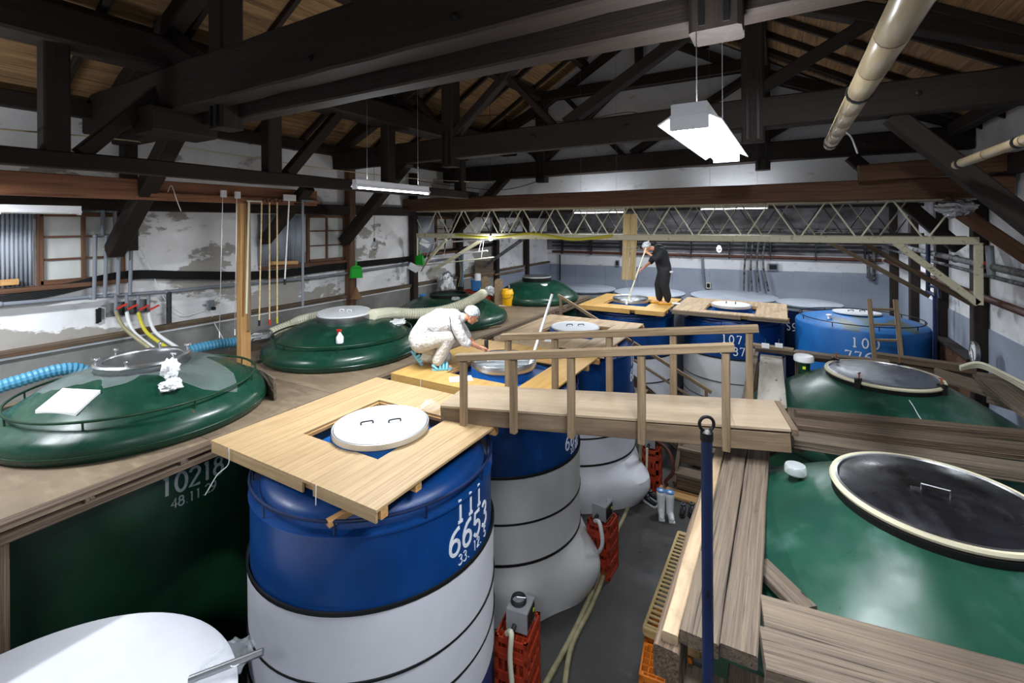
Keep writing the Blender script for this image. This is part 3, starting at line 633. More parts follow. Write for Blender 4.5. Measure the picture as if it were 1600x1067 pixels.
# ---- lids (each lies loose on its tank)
def handle(par, p, ang, w, h, m='black', rr=.008):
    u = V((math.cos(ang), math.sin(ang), 0)); p = V(p)
    return ob('handle', MB().tube(curve([p-u*w/2, p-u*w/2+V((0, 0, h*.8)), p-u*w*.3+V((0, 0, h)), p+u*w*.3+V((0, 0, h)), p+u*w/2+V((0, 0, h*.8)), p+u*w/2], 4), rr, 8), m, par)
def lid(c, r, th, label, tilt=(0, 0), topm='white_lid', rim='steel_matt', handles=((-.09, .06, .5), (.09, -.02, .5)), hm='black', hw=.11, hh=.03, group='round tank lids'):
    o = root('round_cover', (0, 0, 0), label, 'lid', group)
    ob('disc', MB().lathe([(r*.955, th-.006), (r*.955, th+.001), (0, th+.006)], (0, 0, 0), 64), topm, o)
    ob('rim', MB().lathe([(r*.96, 0), (r, .002), (r, th-.002), (r*.99, th), (r*.97, th-.003), (r*.96, 0)], (0, 0, 0), 64), rim, o)
    for (hx, hy, ha) in handles: handle(o, (hx, hy, th), ha, hw, hh, hm)
    o.location = V(c); o.rotation_euler = (tilt[0], tilt[1], 0); return o
lid((-3.4, 3.29, 2.2), .46, .055, 'white round lid with two black handles on the wooden platform of tank 111', handles=((-.1, -.09, .9), (.1, .08, .9)))
lid((-3.42, 8.3, 2.205), .46, .03, 'white round lid with two thin handles on the weathered plywood platform', handles=((-.1, -.04, .7), (.09, .07, .7)), hm='black_metal', hh=.035)
lid((-1.04, 12.2, 2.205), .43, .06, 'white round lid with two small knobs on the worn grey platform', handles=((-.1, 0, 1.4), (.1, .0, 1.4)), hw=.03, hh=.05)
lid((-6.5, 5.45, h2+.085), .44, .03, 'thin white lid lying tilted on the hatch of the green tank with the spray bottle', tilt=(.05, .03), topm='white_plastic', rim='white_plastic', handles=((-.06, .0, .5), (.08, .04, .5)), hm='white_plastic', hw=.07)
lid((1.36, 12.0, 2.3), .42, .03, 'white round lid with dark handles on the bright blue tank', handles=((-.1, -.05, .6), (.1, .02, .6)), rim='white_lid', tilt=(-.04, 0))
lid((-5.98, 11.7, h4+.1), .41, .035, 'steel lid on the raised hatch of the far green tank', topm='steel_dull', handles=())
def trough_lid(c, r, label, bars):
    o = root('tank_hatch_ring', (0, 0, 0), label, 'tank opening', 'open tank mouths')
    ob('steel_ring', MB().lathe([(r*.95, 0), (r, .0), (r, .09), (r*.985, .1), (r*.965, .095), (r*.95, .02), (r*.95, 0)], (0, 0, 0), 64), 'steel', o)
    ob('liquid_surface', MB().lathe([(r*.955, .03), (r*.955, .034), (0, .034)], (0, 0, 0), 48), 'liquid', o)
    for k in bars:
        hw = math.sqrt(max(.01, (r*.95)**2-k*k))
        ob('stay_bar', MB().tube([(-hw*.5-.03*k, k-hw*.5, .055), (hw*.86, k+hw*.4, .055)], .006, 6), 'steel', o)
    o.location = V(c); return o
trough_lid((-3.42, 5.66, 2.19), .46, 'open steel-rimmed tank mouth the crouching man is sampling', (-.12, .1, .24))
trough_lid((-3.4, 12.0, 2.18), .45, 'open tank mouth the standing man is stirring', (.0,))
# dark lids of the two right-hand domes
DLM = 'dark_lid'
def dark_lid(c, r, label, hand, clamps):
    o = root('round_cover', (0, 0, 0), label, 'lid', 'big dark clamped lids')
    ob('disc', MB().lathe([(r*.93, .018), (r*.9, .03), (r*.6, .032), (0, .036)], (0, 0, 0), 80), DLM, o)
    ob('steel_lip', MB().lathe([(r*.92, .014), (r*.935, .034), (r*.965, .03), (r*.965, .012), (r*.92, .014)], (0, 0, 0), 80), 'steel', o)
    ob('gasket', MB().lathe([(r*.96, .0), (r*1.01, .0), (r*1.02, .016), (r*1.005, .032), (r*.96, .03), (r*.96, .0)], (0, 0, 0), 80), 'gasket', o)
    if hand:
        ob('handle', MB().tube([(-.07, .0, .03), (-.07, .0, .08), (.07, -.02, .08), (.07, -.02, .03)], .006, 6), 'steel', o)
        ob('handle_foot', MB().box((-.1, .0, .04), (.05, .03, .012)), 'steel', o)
    for a in clamps:
        u = V((math.cos(a), math.sin(a), 0)); k = Matrix.Rotation(a, 3, 'Z')
        cl = ob('clamp', MB().box(u*r*1.02 + V((0, 0, .0)), (.03, .06, .12), k).box(u*r*.99 + V((0, 0, .05)), (.09, .03, .02), k), 'black_metal', o)
        ob('clamp_screw', MB().tube([u*r*.97 + V((0, 0, .03)), u*r*.97 + V((0, 0, .12))], .008, 6).box(u*r*.97 + V((0, 0, .12)), (.05, .012, .012), k), 'rust', cl)
    o.location = V(c); return o
dark_lid((.87, 4.03, hr1+.05), .565, 'huge dark metal lid with a wire handle on the near green dome', True, ())
DLM = 'cloudy_lid'
dark_lid((1.03, 6.95, hr2+.05), .56, 'cloudy dark lid held by iron clamps on the second green dome', False, (2.45, 1.1, -.55, -2.1))
# ================================================================== deck round the green tanks
dk = root('raised_deck', (-6.5, 6, FLOOR), 'brown plywood deck laid round the green domed tanks', 'deck', kind='structure')
DX0, DX1, DZ = XL+.07, -4.82, 2.05
def deck_panel(poly):
    n = len(poly); cx = sum(p[0] for p in poly)/n; cy = sum(p[1] for p in poly)/n
    # shrink a hair so that every sheet keeps its own joint; local x (grain) runs along the hall
    mb = MB().prism([(p[0]-.003*(1 if p[0] > cx else -1), p[1]-.003*(1 if p[1] > cy else -1)) for p in poly], DZ-.03, DZ)
    return ob('deck_panel', mb, 'deck_ply', dk)
def bay(y0, y1, cx, cy, r):
    for qx, qy in ((1, 1), (-1, 1), (-1, -1), (1, -1)):
        a0 = {(1, 1): 0, (-1, 1): 90, (-1, -1): 180, (1, -1): 270}[(qx, qy)]
        a = [(cx+r*math.cos(math.radians(a0+90*i/14)), cy+r*math.sin(math.radians(a0+90*i/14))) for i in range(15)]
        X = DX1 if qx > 0 else DX0; Y = y1 if qy > 0 else y0
        ends = [(cx, Y), (X, Y), (X, cy)] if a0 in (0, 180) else [(X, cy), (X, Y), (cx, Y)]
        deck_panel(a + ends)
bay(1.0, 3.96, c1.x, c1.y, 1.215); bay(3.96, 6.9, c2.x, c2.y, 1.225); bay(6.9, 9.9, c3.x, c3.y, 1.255); bay(9.9, 13.0, c4.x, c4.y, 1.12)
for y in (-1.4, -.2):
    for xx in ((DX0, -6.5), (-6.5, DX1)): deck_panel([(xx[0], y), (xx[1], y), (xx[1], y+1.2), (xx[0], y+1.2)])
for y in (-1.4, 1.0, 3.4, 5.8, 8.2, 10.6): plank('edge_board', (DX1-.05, y+.01, DZ+.012), (DX1-.05, y+2.38, DZ+.012), .1, .024, 'weathered_dark', dk)
for i in range(21): plank('joist_end', (DX1-.3, -1.2+i*.68, DZ-.058), (DX1+.015, -1.2+i*.68, DZ-.06), .06, .055, 'weathered', dk)
for y in (-1.4, 2.6, 6.6, 10.6): plank('edge_beam', (DX1-.03, y, DZ-.087), (DX1-.03, min(y+3.99, 13.0), DZ-.087), .12, .05, 'weathered_dark', dk, rough=.015)
for y in (1.02, 3.95, 6.88, 9.86, 12.9): plank('deck_post', (DX1-.06, y, FLOOR), (DX1-.06, y, DZ-.115), .11, .11, 'weathered_dark', dk)

# ================================================================== square platforms over the blue tanks
def platform(x0, x1, y0, y1, hole, z, m, label, beams, bm='new_wood', edge='platform_wood', split=0):
    r = root('work_platform', ((x0+x1)/2, (y0+y1)/2, z), label, 'platform', 'wooden platforms over the blue tanks'); t = .022
    hx0, hx1, hy0, hy1 = hole; g = .002 if not split else .0008
    def sheet(xa, xb, ya, yb):
        k = max(1, round((xb-xa)/split)) if split else 1
        for i in range(k): one(xa+(xb-xa)*i/k, xa+(xb-xa)*(i+1)/k, ya, yb)
    def one(xa, xb, ya, yb): plank('platform_board', ((xa+xb)/2, ya+g, z-t/2), ((xa+xb)/2, yb-g, z-t/2), xb-xa-2*g, t, m, r, cham=.001)
    sheet(x0, hx0, y0, y1); sheet(hx1, x1, y0, y1); sheet(hx0, hx1, y0, hy0); sheet(hx0, hx1, hy1, y1)
    for y in beams: plank('under_beam', (x0+.02, y, z-t-.038), (x1-.02+random.uniform(0, .05), y, z-t-.038), .07, .074, bm, r)
    plank('fascia', (x0+.01, y0+.012, z-t-.045), (x0+.62*(x1-x0), y0+.012, z-t-.045), .02, .085, edge, r); plank('fascia', (x0+.68*(x1-x0), y0+.012, z-t-.04), (x1-.01, y0+.012, z-t-.04), .02, .075, edge, r)
    for (a, b) in (((hx0, hy0), (hx1, hy0)), ((hx0, hy1), (hx1, hy1)), ((hx0, hy0), (hx0, hy1)), ((hx1, hy0), (hx1, hy1))):
        plank('hole_batten', (a[0], a[1], z-t-.02), (b[0], b[1], z-t-.02), .03, .036, bm, r)
    return r
platform(-4.63, -2.47, 2.34, 4.4, (-4.0, -3.0, 2.86, 3.84), 2.19, 'platform_wood', 'square board platform round the white lid of tank 111', (2.42, 2.8, 3.93, 4.3), split=.105)
platform(-4.66, -2.42, 4.68, 6.86, (-4.0, -2.86, 5.08, 6.3), 2.16, 'platform_ply', 'yellow plywood platform the man in white crouches on', (4.8, 5.02, 6.38, 6.75), edge='platform_ply')
platform(-4.5, -2.42, 7.08, 9.5, (-3.98, -2.9, 7.75, 8.85), 2.16, 'old_ply', 'pale weathered plywood platform behind the bridge railing', (7.2, 7.66, 8.94, 9.4), edge='old_ply')
platform(-4.42, -2.32, 10.93, 13.12, (-3.95, -2.87, 11.45, 12.55), 2.16, 'platform_ply', 'yellow plywood platform the man in black stands on', (11.05, 11.36, 12.64, 13.0), edge='platform_ply')
platform(-2.25, .12, 11.4, 13.5, (-1.58, -.5, 11.7, 12.72), 2.16, 'old_ply', 'worn grey-brown plywood platform with a thick white lid', (11.5, 11.62, 12.8, 13.4), edge='weathered')
plank('wood_stick', px(512, 818, z=1.99), px(640, 745, z=2.045), .06, .05, 'new_wood', None, 'square wood stick poking out from under the platform of tank 111', 'wood stick')
plank('wood_stick', (-2.5, 4.45, 2.185), (-2.5, 5.0, 2.185), .07, .04, 'new_wood', None, 'short batten lying between two platforms under the bridge end', 'wood stick')
def cord(pts, label, m='cord_white', r=.004): return tubeob('tie_string', pts, r, m, None, label=label, cat='string', group='strings tied to the platforms')
cord([(-4.3, 2.325, 2.2), (-4.3, 2.322, 2.06), (-4.36, 2.26, 1.98), (-4.42, 2.22, 1.86), (-4.45, 2.2, 1.8)], 'long white string hanging from the outer corner of the platform of tank 111')
cord([(-3.1, 2.325, 2.2), (-3.1, 2.322, 2.05)], 'short white string knotted on the front edge of the platform of tank 111')
cord([(-4.1, 4.665, 2.17), (-4.1, 4.66, 2.03)], 'white string knotted on the edge of the crouching man\'s platform')
cord([(-3.6, 7.065, 2.17), (-3.6, 7.06, 2.03)], 'white string knotted on the edge of the pale weathered platform')

# ================================================================== bridge across the aisle
br = root('footbridge', (-1.55, 4.35, 2.2), 'wooden footbridge with two handrails crossing the aisle', 'footbridge')
A, B = V((-3.1, 4.07, 2.34)), V((-.0, 4.69, 2.53)); AX = (B-A).normalized(); SD = V((-AX.y, AX.x, 0)).normalized(); W2 = .325
m1 = A.lerp(B, .43); m2 = A.lerp(B, .87)
dn = V((0, 0, -.012))
plank('deck_sheet', A+dn, m1-AX*.002+dn, 2*W2, .024, 'bridge_top', br, cham=.002); plank('deck_sheet', m1+dn, m2-AX*.002+dn, 2*W2, .024, 'bridge_top', br, cham=.002); plank('deck_sheet', m2+dn, B+dn, 2*W2, .024, 'bridge_top', br, cham=.002)
for s in (-1, 1):
    o = SD*(s*(W2-.035))
    plank('side_beam', A+o+V((0, 0, -.1)), B+o+V((0, 0, -.12)), .06, .155, 'bridge_side', br, rough=.006)
plank('end_board', A-SD*W2*.98+AX*.02+V((0, 0, -.1)), A+SD*W2*.98+AX*.02+V((0, 0, -.1)), .03, .14, 'bridge_side', br)
plank('end_board', B-SD*W2*1.0+AX*.03+V((0, 0, -.03)), B+SD*W2*1.0+AX*.03+V((0, 0, -.03)), .05, .05, 'bridge_side', br)
for t in (.2, .45, .7): plank('cross_joist', A.lerp(B, t)-SD*.26+V((0, 0, -.08)), A.lerp(B, t)+SD*.26+V((0, 0, -.08)), .05, .1, 'bridge_side', br)
def on_line(u, P, Q):
    d = px(u, 350, y=5.0) - V((0, 0, CAM_H)); e = Q-P
    # P + t e parallel to d in plan
    t = (P.y*d.x - P.x*d.y) / (e.x*d.y - e.y*d.x); return P.lerp(Q, t)
for s, us, ends, nm in ((-1, (723, 801, 891, 1001, 1133), (713, 1146, 2.86, 3.165), 'front'), (1, (793, 866, 951, 1051, 1170), (783, 1184, 2.915, 3.19), 'rear')):
    P, Q = A+SD*(s*(W2+.03)), B+SD*(s*(W2+.03))
    ra, rb = on_line(ends[0], P, Q), on_line(ends[1], P, Q); ra.z, rb.z = ends[2], ends[3]
    hr = plank('handrail', ra, rb, .075, .07, 'rail_wood', br, rough=.006)
    for u in us:
        p = on_line(u, P, Q); t = (p-ra).dot(rb-ra)/(rb-ra).length_squared; zt = ra.z+(rb.z-ra.z)*t-.035
        plank('rail_post', (p.x, p.y, p.z-.2), (p.x, p.y, zt), .062, .062, 'rail_wood', br, rough=.004)
# ================================================================== old planks round the green domes
PG = 'old planks laid round the green domes'
def pl(u0, v0, u1, v1, z, w, t, label, m='weathered', side=1, rough=.012, name='old_plank'):
    """plank whose one top edge runs between two photographed points on the level z"""
    a, b = px(u0, v0, z=z), px(u1, v1, z=z); d = (b-a).normalized(); n = V((-d.y, d.x, 0))*side
    return plank(name, a+n*w/2+V((0, 0, -t/2)), b+n*w/2+V((0, 0, -t/2)), w, t, m, None, label, 'plank', PG, rough=rough, cham=.006)
for xa, xb, ya, yb, z, mm, lab in ((-.265, -.1, 2.42, 4.66, 2.19, 'weathered', 'wide knotty plank beside the near green dome, right of the blue pole'), (-.44, -.272, 2.4, 4.62, 2.19, 'weathered', 'greyish grooved plank running behind the blue pole'), (-.525, -.446, 2.38, 4.62, 2.175, 'old_ply', 'narrow split plank with a pale broken end over the aisle')):
    plank('old_plank', ((xa+xb)/2, ya, z-.035), ((xa+xb)/2+.004, yb, z-.035), xb-xa, .07 if mm == 'weathered' else .05, mm, None, lab, 'plank', PG, rough=.012, cham=.006)
plank('old_beam', (-.5, 2.34, 2.04), (-.5, 4.4, 2.04), .12, .15, 'weathered_dark', None, 'dark squared beam under the narrow split plank', 'beam', rough=.01)
plank('old_beam', (-.55, 4.45, 2.03), (.0, 5.35, 2.03), .14, .15, 'weathered_dark', None, 'dark squared beam under the footbridge end', 'beam', rough=.01)
pl(1188, 927, 1640, 1048, 2.23, .225, .07, 'grey-brown plank across the corner, nearest to the bright dome highlight', side=-1)
pl(1186, 975, 1640, 1103, 2.23, .24, .07, 'grooved weathered plank with a yellow sawn edge at the bottom of the view', side=-1)
plank('old_plank', px(1186, 880, z=2.04), px(1262, 955, z=2.04), .13, .04, 'weathered', None, 'short slanting plank against the near green dome', 'plank', PG, rough=.008)
for i, (u0, u1) in enumerate(((1072, 1136), (1138, 1196), (1198, 1260))):
    a, b = px(u0, 1046, z=1.95), px(u1, 1054, z=1.95)
    plank('old_plank', (a+b)/2 + V((0, .01, -.03)), (a+b)/2 + V((.02, -.75, -.03)), (b-a).length*.96, .06, 'weathered', None, ('short plank end behind the foot of the blue pole', 'short plank end just right of the blue pole', 'low plank end in the shade under the corner planks')[i], 'plank', PG, rough=.012)
pl(1240, 637, 1720, 680, 2.24, .13, .08, 'long brown plank along the second green dome', m='weathered_dark', side=-1)
pl(1236, 651, 1720, 704, 2.24, .2, .09, 'split brown plank in the middle of three between the green domes', m='weathered_dark', side=-1)
pl(1234, 672, 1720, 738, 2.22, .2, .09, 'grey-brown plank with a yellow edge behind the huge dark lid', m='weathered', side=-1)
plank('old_beam', (.12, 5.15, 2.08), (.12, 6.05, 2.08), .13, .1, 'weathered_dark', None, 'short bearer under the ends of the three planks', 'beam', rough=.01)
pl(1183, 626, 1188, 553, 2.19, .29, .035, 'flat grey painted board leading away from the footbridge', m='greyboard', side=-1, rough=.003)
plank('old_plank', (-.36, 6.0, 2.13), (-.36, 8.5, 2.13), .1, .05, 'weathered', None, 'narrow plank edging the flat grey board', 'plank', PG, rough=.01)
plank('old_plank', px(1180, 545, z=2.17), px(1390, 567, z=2.17), .14, .06, 'weathered', None, 'grey plank in front of the bright blue tank', 'plank', PG, rough=.01)
plank('old_plank', px(1370, 556, z=2.16), px(1524, 577, z=2.16), .18, .09, 'weathered_dark', None, 'dark plank behind the clamped lid', 'plank', PG, rough=.012)
plank('old_plank', px(1462, 584, z=2.1), px(1570, 618, z=2.1), .05, .16, 'weathered', None, 'plank on edge beside the clamped lid', 'plank', PG, rough=.01)
plank('old_plank', px(1548, 590, z=2.24), px(1680, 690, z=2.24), .34, .04, 'weathered', None, 'wide slanting board by the white wall, under the cream hoses', 'plank', PG, rough=.01)
plank('old_plank', px(1546, 624, z=2.05), px(1600, 640, z=2.05), .1, .08, 'weathered', None, 'short log-like offcut at the rim of the second green dome', 'plank', PG, rough=.015)
plank('old_beam', (.2, 8.75, 2.08), (2.6, 8.95, 2.0), .15, .12, 'weathered_dark', None, 'bearer beam under the planks by the bright blue tank', 'beam', rough=.01)
for xx in (.25, 1.5): plank('trestle_leg', (xx, 8.8, FLOOR), (xx, 8.8, 2.02), .12, .12, 'weathered_dark', None, ('timber prop under the planks by the narrow tank', 'timber prop under the planks by the ladder')[xx > 1], 'prop', kind='structure')
plank('shelf_plank', px(1165, 537, z=2.3), px(1240, 547, z=2.3), .14, .035, 'rail_wood', None, 'short shelf plank with two white switches in front of tank 107', 'plank', PG)
for u in (1196, 1217):
    p = px(u, 540, z=2.34); r = root('switch_box', p, ('white switch box beside the rear handrail end', 'white switch box next to the bright blue tank')[u > 1200], 'switch', 'small white switch boxes')
    ob('case', MB().box(p, (.1, .06, .06)), 'white_plastic', r); ob('lever', MB().tube([p, p+V((0, 0, .1))], .004, 6), 'steel', r)
for x, y in ((-.5, 2.62), (-.55, 4.6), (-.36, 6.2), (-.36, 8.3)):
    plank('deck_prop', (x, y, FLOOR), (x, y, 1.95 if y < 5 else 2.1), .1, .1, 'weathered_dark', None, {2.62: 'timber prop by the orange crates', 4.6: 'timber prop under the footbridge', 6.2: 'timber prop beneath the flat grey board', 8.3: 'timber prop at the far end of the flat grey board'}[y], 'prop', kind='structure')
# ================================================================== stairs
st = root('stairs', (-3, 10.1, FLOOR), 'steep wooden stairs with a handrail down from the deck', 'stairs')
n = 8
for i in range(n):
    t = (i+1)/(n+.5); x = -4.75+3.5*t; z = DZ + (FLOOR-DZ)*t
    plank('tread', (x, 9.5, z), (x, 10.45, z), .26, .04, 'weathered', st)
for y in (9.5, 10.45): plank('stringer', (-4.78, y, DZ-.1), (-1.2, y, FLOOR+.08), .05, .2, 'weathered_dark', st)
ra, rb = px(872, 461, y=10.4), px(1112, 613, y=10.4)
plank('handrail', ra, rb, .05, .07, 'rail_wood', st); plank('lower_rail', ra+V((.3, 0, -.55)), rb+V((-.1, 0, -.32)), .04, .05, 'rail_wood', st)
for t in (.02, .78, .97):
    p = ra.lerp(rb, t); plank('stair_post', (p.x, p.y, max(FLOOR, p.z-.7 if t < .5 else FLOOR)), (p.x, p.y, p.z-.02), .06, .06, 'rail_wood', st)
s2 = root('step_stool', (-1.0, 9.2, FLOOR), 'low old wooden steps behind the shoes', 'steps')
for i in range(3):
    y0 = 8.65+i*.36; z = FLOOR+.3+i*.3; plank('tread', (-1.68, y0+.16, z), (-.7, y0+.16, z), .34, .06, 'weathered', s2, rough=.008); plank('riser', (-1.66, y0+.02, z-.14), (-.72, y0+.02, z-.14), .04, .2, 'weathered_dark', s2)
for x in (-1.66, -.72): plank('stringer', (x, 8.62, FLOOR+.13), (x, 9.7, FLOOR+1.0), .06, .22, 'weathered_dark', s2)
plank('floor_board', px(1028, 764, z=FLOOR+.03), px(1096, 783, z=FLOOR+.03), .26, .04, 'new_wood', None, 'new yellow board lying on the floor behind the white boots', 'board')
# ================================================================== lattice girders across the hall
def girder(y, label, chord, rod, x0, x1, ph=0, rr=.013):
    r = root('lattice_girder', ((x0+x1)/2, y, 3.9), label, 'girder', 'lattice girders')
    plank('bottom_chord', (x0, y, 3.925), (x1, y, 3.925), .1, .11, chord, r); plank('top_chord', (x0, y, 4.54), (x1, y, 4.54), .09, .06, chord, r)
    x = x0+.3+ph
    while x < x1-.3:
        ob('web_rod', MB().tube([(x-.035, y, 3.97), (x-.37, y, 4.52)], rr, 6), rod, r); ob('web_rod', MB().tube([(x+.035, y, 3.97), (x+.37, y, 4.52)], rr, 6), rod, r); x += .8
    return r
g1 = girder(9.0, 'cream painted lattice girder spanning the hall in front', 'cream_paint', 'cream_rod', -8.05, 2.42)
plank('end_leg', (2.42, 9.0, 3.02), (2.42, 9.0, 3.9), .09, .07, 'cream_paint', g1); plank('end_leg', (-8.02, 9.0, 3.0), (-8.02, 9.0, 3.9), .07, .06, 'cream_paint', g1)
plank('knee_brace', px(1395, 376, y=9.0), px(1528, 474, y=9.0), .07, .09, 'cream_paint', g1); plank('knee_brace', px(697, 374, y=9.0), px(660, 416, y=9.0), .06, .07, 'cream_paint', g1)
g2 = girder(9.5, 'dull lattice girder just behind the cream one', 'mid_rod', 'mid_rod', -8.05, 2.42, .3)
plank('knee_brace', (1.1, 9.5, 3.9), (2.5, 9.5, 2.95), .06, .08, 'weathered_dark', g2); plank('knee_brace', (-6.2, 9.5, 3.9), (-7.9, 9.5, 3.0), .06, .08, 'cream_paint', g2)
g3 = girder(11.9, 'farthest lattice girder, in the shade before the end wall', 'dark_rod', 'dark_rod', -8.05, 2.42, .1)
g3['label'] = 'third dark lattice girder, in the shade towards the end wall'
plank('knee_brace', (.7, 11.9, 3.9), (2.5, 11.9, 2.75), .07, .09, 'weathered_dark', g3); plank('knee_brace', (-6.3, 11.9, 3.9), (-7.9, 11.9, 2.9), .07, .09, 'pipe_dirty', g3)
tubeob('yellow_hose', [px(712, 367, y=8.9), px(770, 371, y=8.9), px(830, 365, y=8.9), px(895, 374, y=8.9), px(956, 368, y=8.9)], .028, 'hose_yellow', None, label='flattened yellow hose tied along the cream girder', cat='hose')
hb = root('hanging_board', px(985, 437, y=9.15), 'pale new board hanging on the cream girder above the open tank mouth', 'board')
for i, (u0, u1) in enumerate(((974, 986), (986.6, 996))):
    a, b = px((u0+u1)/2, 334, y=9.15), px((u0+u1)/2-3, 437, y=9.15); plank('board', a, b, .145 if i == 0 else .115, .03, 'pale_wood', hb, up=(0, 1, 0))
ob('tie_cord', MB().tube(curve([px(973, 386, y=9.12), px(985, 387, y=9.1), px(997, 386, y=9.12), px(997, 389, y=9.2), px(973, 395, y=9.2)]), .006, 6), 'cord_white', hb)
tubeob('thin_cord', [px(978, 438, y=9.2), px(984, 455, y=10.6), px(986, 468, y=11.9)], .004, 'cord_white', None, False, label='thin cord from the pale hanging board down to the open tank mouth', cat='cord')

# ================================================================== pipes on the end wall
def pipe(name, pts, r, m, label, cat='pipe', joints=True, group=None):
    q = root(name, pts[0], label, cat, group)
    for a, b in zip(pts[:-1], pts[1:]): ob('pipe_run', MB().tube([a, b], r, 10), m, q)
    if joints:
        for p in pts[1:-1]: ob('elbow', MB().ball(p, r*1.35, 10), m, q)
    return q
WP = 'pipes on the end wall'
for i, (z, r, m, lab) in enumerate(((3.1, .05, 'pipe_brown', 'brown pipe along the top of the white band on the end wall'), (3.34, .03, 'pipe_dark', 'lowest dark pipe above the brown one on the end wall'),
        (3.47, .03, 'pipe_dark', 'second dark pipe on the sooty end wall'), (3.62, .045, 'pipe_dark', 'thick dark pipe on the sooty end wall'), (3.95, .06, 'pipe_dirty', 'thick grimy pipe high on the end wall'))):
    pipe('wall_pipe', [V((-7.9, 16.85, z)), V((2.5, 16.85, z))], r, m, lab, group=WP)
x = -7.5
for i in range(9):
    ob('pipe_bracket', MB().bb(x, x+.03, 16.78, 16.98, 3.02, 3.68), 'pipe_dark', wb); x += 1.2
for i, u in enumerate((1165, 1174, 1183, 1192)):
    pipe('drop_pipe', [px(u+3, 372+i*2, y=16.8), px(u, 395+i, y=16.8), px(u-2+i, 420, y=16.8), px(u-3+4*i, 455, y=16.8)], .03, 'pipe_dirty', ('first of the four grimy drop pipes on the end wall, beside the caged bulb', 'second of the four grimy drop pipes on the end wall', 'third of the four grimy drop pipes on the end wall', 'fourth of the four grimy drop pipes, next to the switch box')[i], group='drop pipes on the end wall')
pipe('drop_pipe', [px(1097, 400, y=16.9), px(1098, 425, y=16.9), px(1101, 448, y=16.9)], .035, 'pipe_grey', 'grey conduit hanging down the dado behind the standing man')
pipe('drop_pipe', [px(875, 398, y=16.9), px(875, 438, y=16.9)], .03, 'pipe_dark', 'dark pipe dropping in the far corner above the grey tank')
pipe('drop_pipe', [px(1356, 398, y=16.8), px(1357, 432, y=16.8), px(1365, 436, y=16.8), px(1366, 385, y=16.8)], .04, 'pipe_dirty', 'bent grimy pipe loop in the corner above the bright blue tank')
def outlet(p, s, label, m='pipe_grey'):
    r = root('outlet_box', p, label, 'switch', 'small boxes on the end wall'); ob('case', MB().box(p, s), m, r); ob('cover', MB().box(V(p)+V((0, -s[1]/2-.004, 0)), (s[0]*.7, .008, s[2]*.7)), 'black_metal', r)
outlet(px(1107, 446, y=16.93), (.14, .06, .2), 'beige socket on the grey dado beside the conduit', 'hose_cream'); outlet(px(1208, 417, y=16.92), (.3, .1, .22), 'dark switch box on the end wall beside the drop pipes'); outlet(px(965, 411, y=16.92), (.12, .1, .22), 'dark lamp holder hanging on the end wall behind the pale board')
# ================================================================== right wall
pipe('wall_pipe', [V((2.58, 16.8, 3.1)), V((2.58, -2.5, 3.05))], .05, 'pipe_brown', 'brown pipe running along the white wall above the clock', group='pipes on the white wall')
pipe('wall_pipe', [V((2.52, 16.8, 3.62)), V((2.52, 10.4, 3.58)), V((2.52, -2.5, 3.52))], .05, 'pipe_dirty', 'thick grimy pipe on the white wall above the brown one', group='pipes on the white wall')
pipe('wall_pipe', [V((2.56, 16.8, 3.44)), V((2.56, -2.5, 3.4))], .028, 'pipe_dirty', 'thin grimy pipe between the two thick ones on the white wall', group='pipes on the white wall')
pipe('wall_pipe', [px(1450, 378, x=2.45), px(1450, 456, x=2.45), px(1461, 462, x=2.45), px(1462, 600, x=2.45)], .035, 'blue_dark', 'dark blue pipe stepping down the white wall behind the bright blue tank')
pipe('wall_pipe', [px(1452, 447, x=2.47), px(1466, 449, x=2.47), px(1468, 466, x=2.47)], .025, 'blue_dark', 'short dark blue branch pipe on the white wall')
pipe('wall_pipe', [px(1546, 384, x=2.5), px(1549, 430, x=2.5)], .045, 'pipe_grey', 'grey vertical pipe stub with a red tap by the girder end')
ob('tap_handle', MB().box(px(1538, 411, x=2.48), (.03, .07, .05)), 'red_plastic', None, 'small red tap handle by the girder end', 'tap')
def clock(p, r):
    o = root('wall_clock', p, 'round white wall clock on a post of the white wall', 'clock'); R = Matrix.Rotation(-PI/2, 3, 'Y')
    ob('case', MB().lathe([(r*.9, 0), (r, .01), (r, .05), (r*.92, .056), (r*.9, .04), (r*.9, 0)], p, 40, R), 'steel_dull', o); ob('dial', MB().lathe([(r*.91, .036), (r*.9, .04), (0, .042)], p, 40, R), 'white_plastic', o)
    for k in range(12):
        a = k*PI/6; ob('hour_mark', MB().box(V(p)+V((-.045, math.sin(a)*r*.76, math.cos(a)*r*.76)), (.004, .008, .02), Matrix.Rotation(-a, 3, 'X')), 'black', o)
    for a, l in ((.9, .5), (3.4, .7)): ob('hand', MB().tube([V(p)+V((-.05, 0, 0)), V(p)+V((-.05, math.sin(a)*r*l, math.cos(a)*r*l))], .005, 5), 'black', o)
clock(px(1527, 551, x=2.5), .16)
for i in range(3):
    tubeob('cream_hose', [px(1500, 577-i*2, z=2.3+i*.02), px(1530, 573-i*3, z=2.36+i*.03), px(1570, 590-i*3, z=2.34+i*.03), px(1640, 632-i*6, z=2.3+i*.04)], .02, 'hose_cream', None, label=('lowest cream hose lying over the board by the white wall', 'middle cream hose lying over the board by the white wall', 'upper cream hose lying over the board by the white wall')[i], cat='hose', group='cream hoses by the white wall')
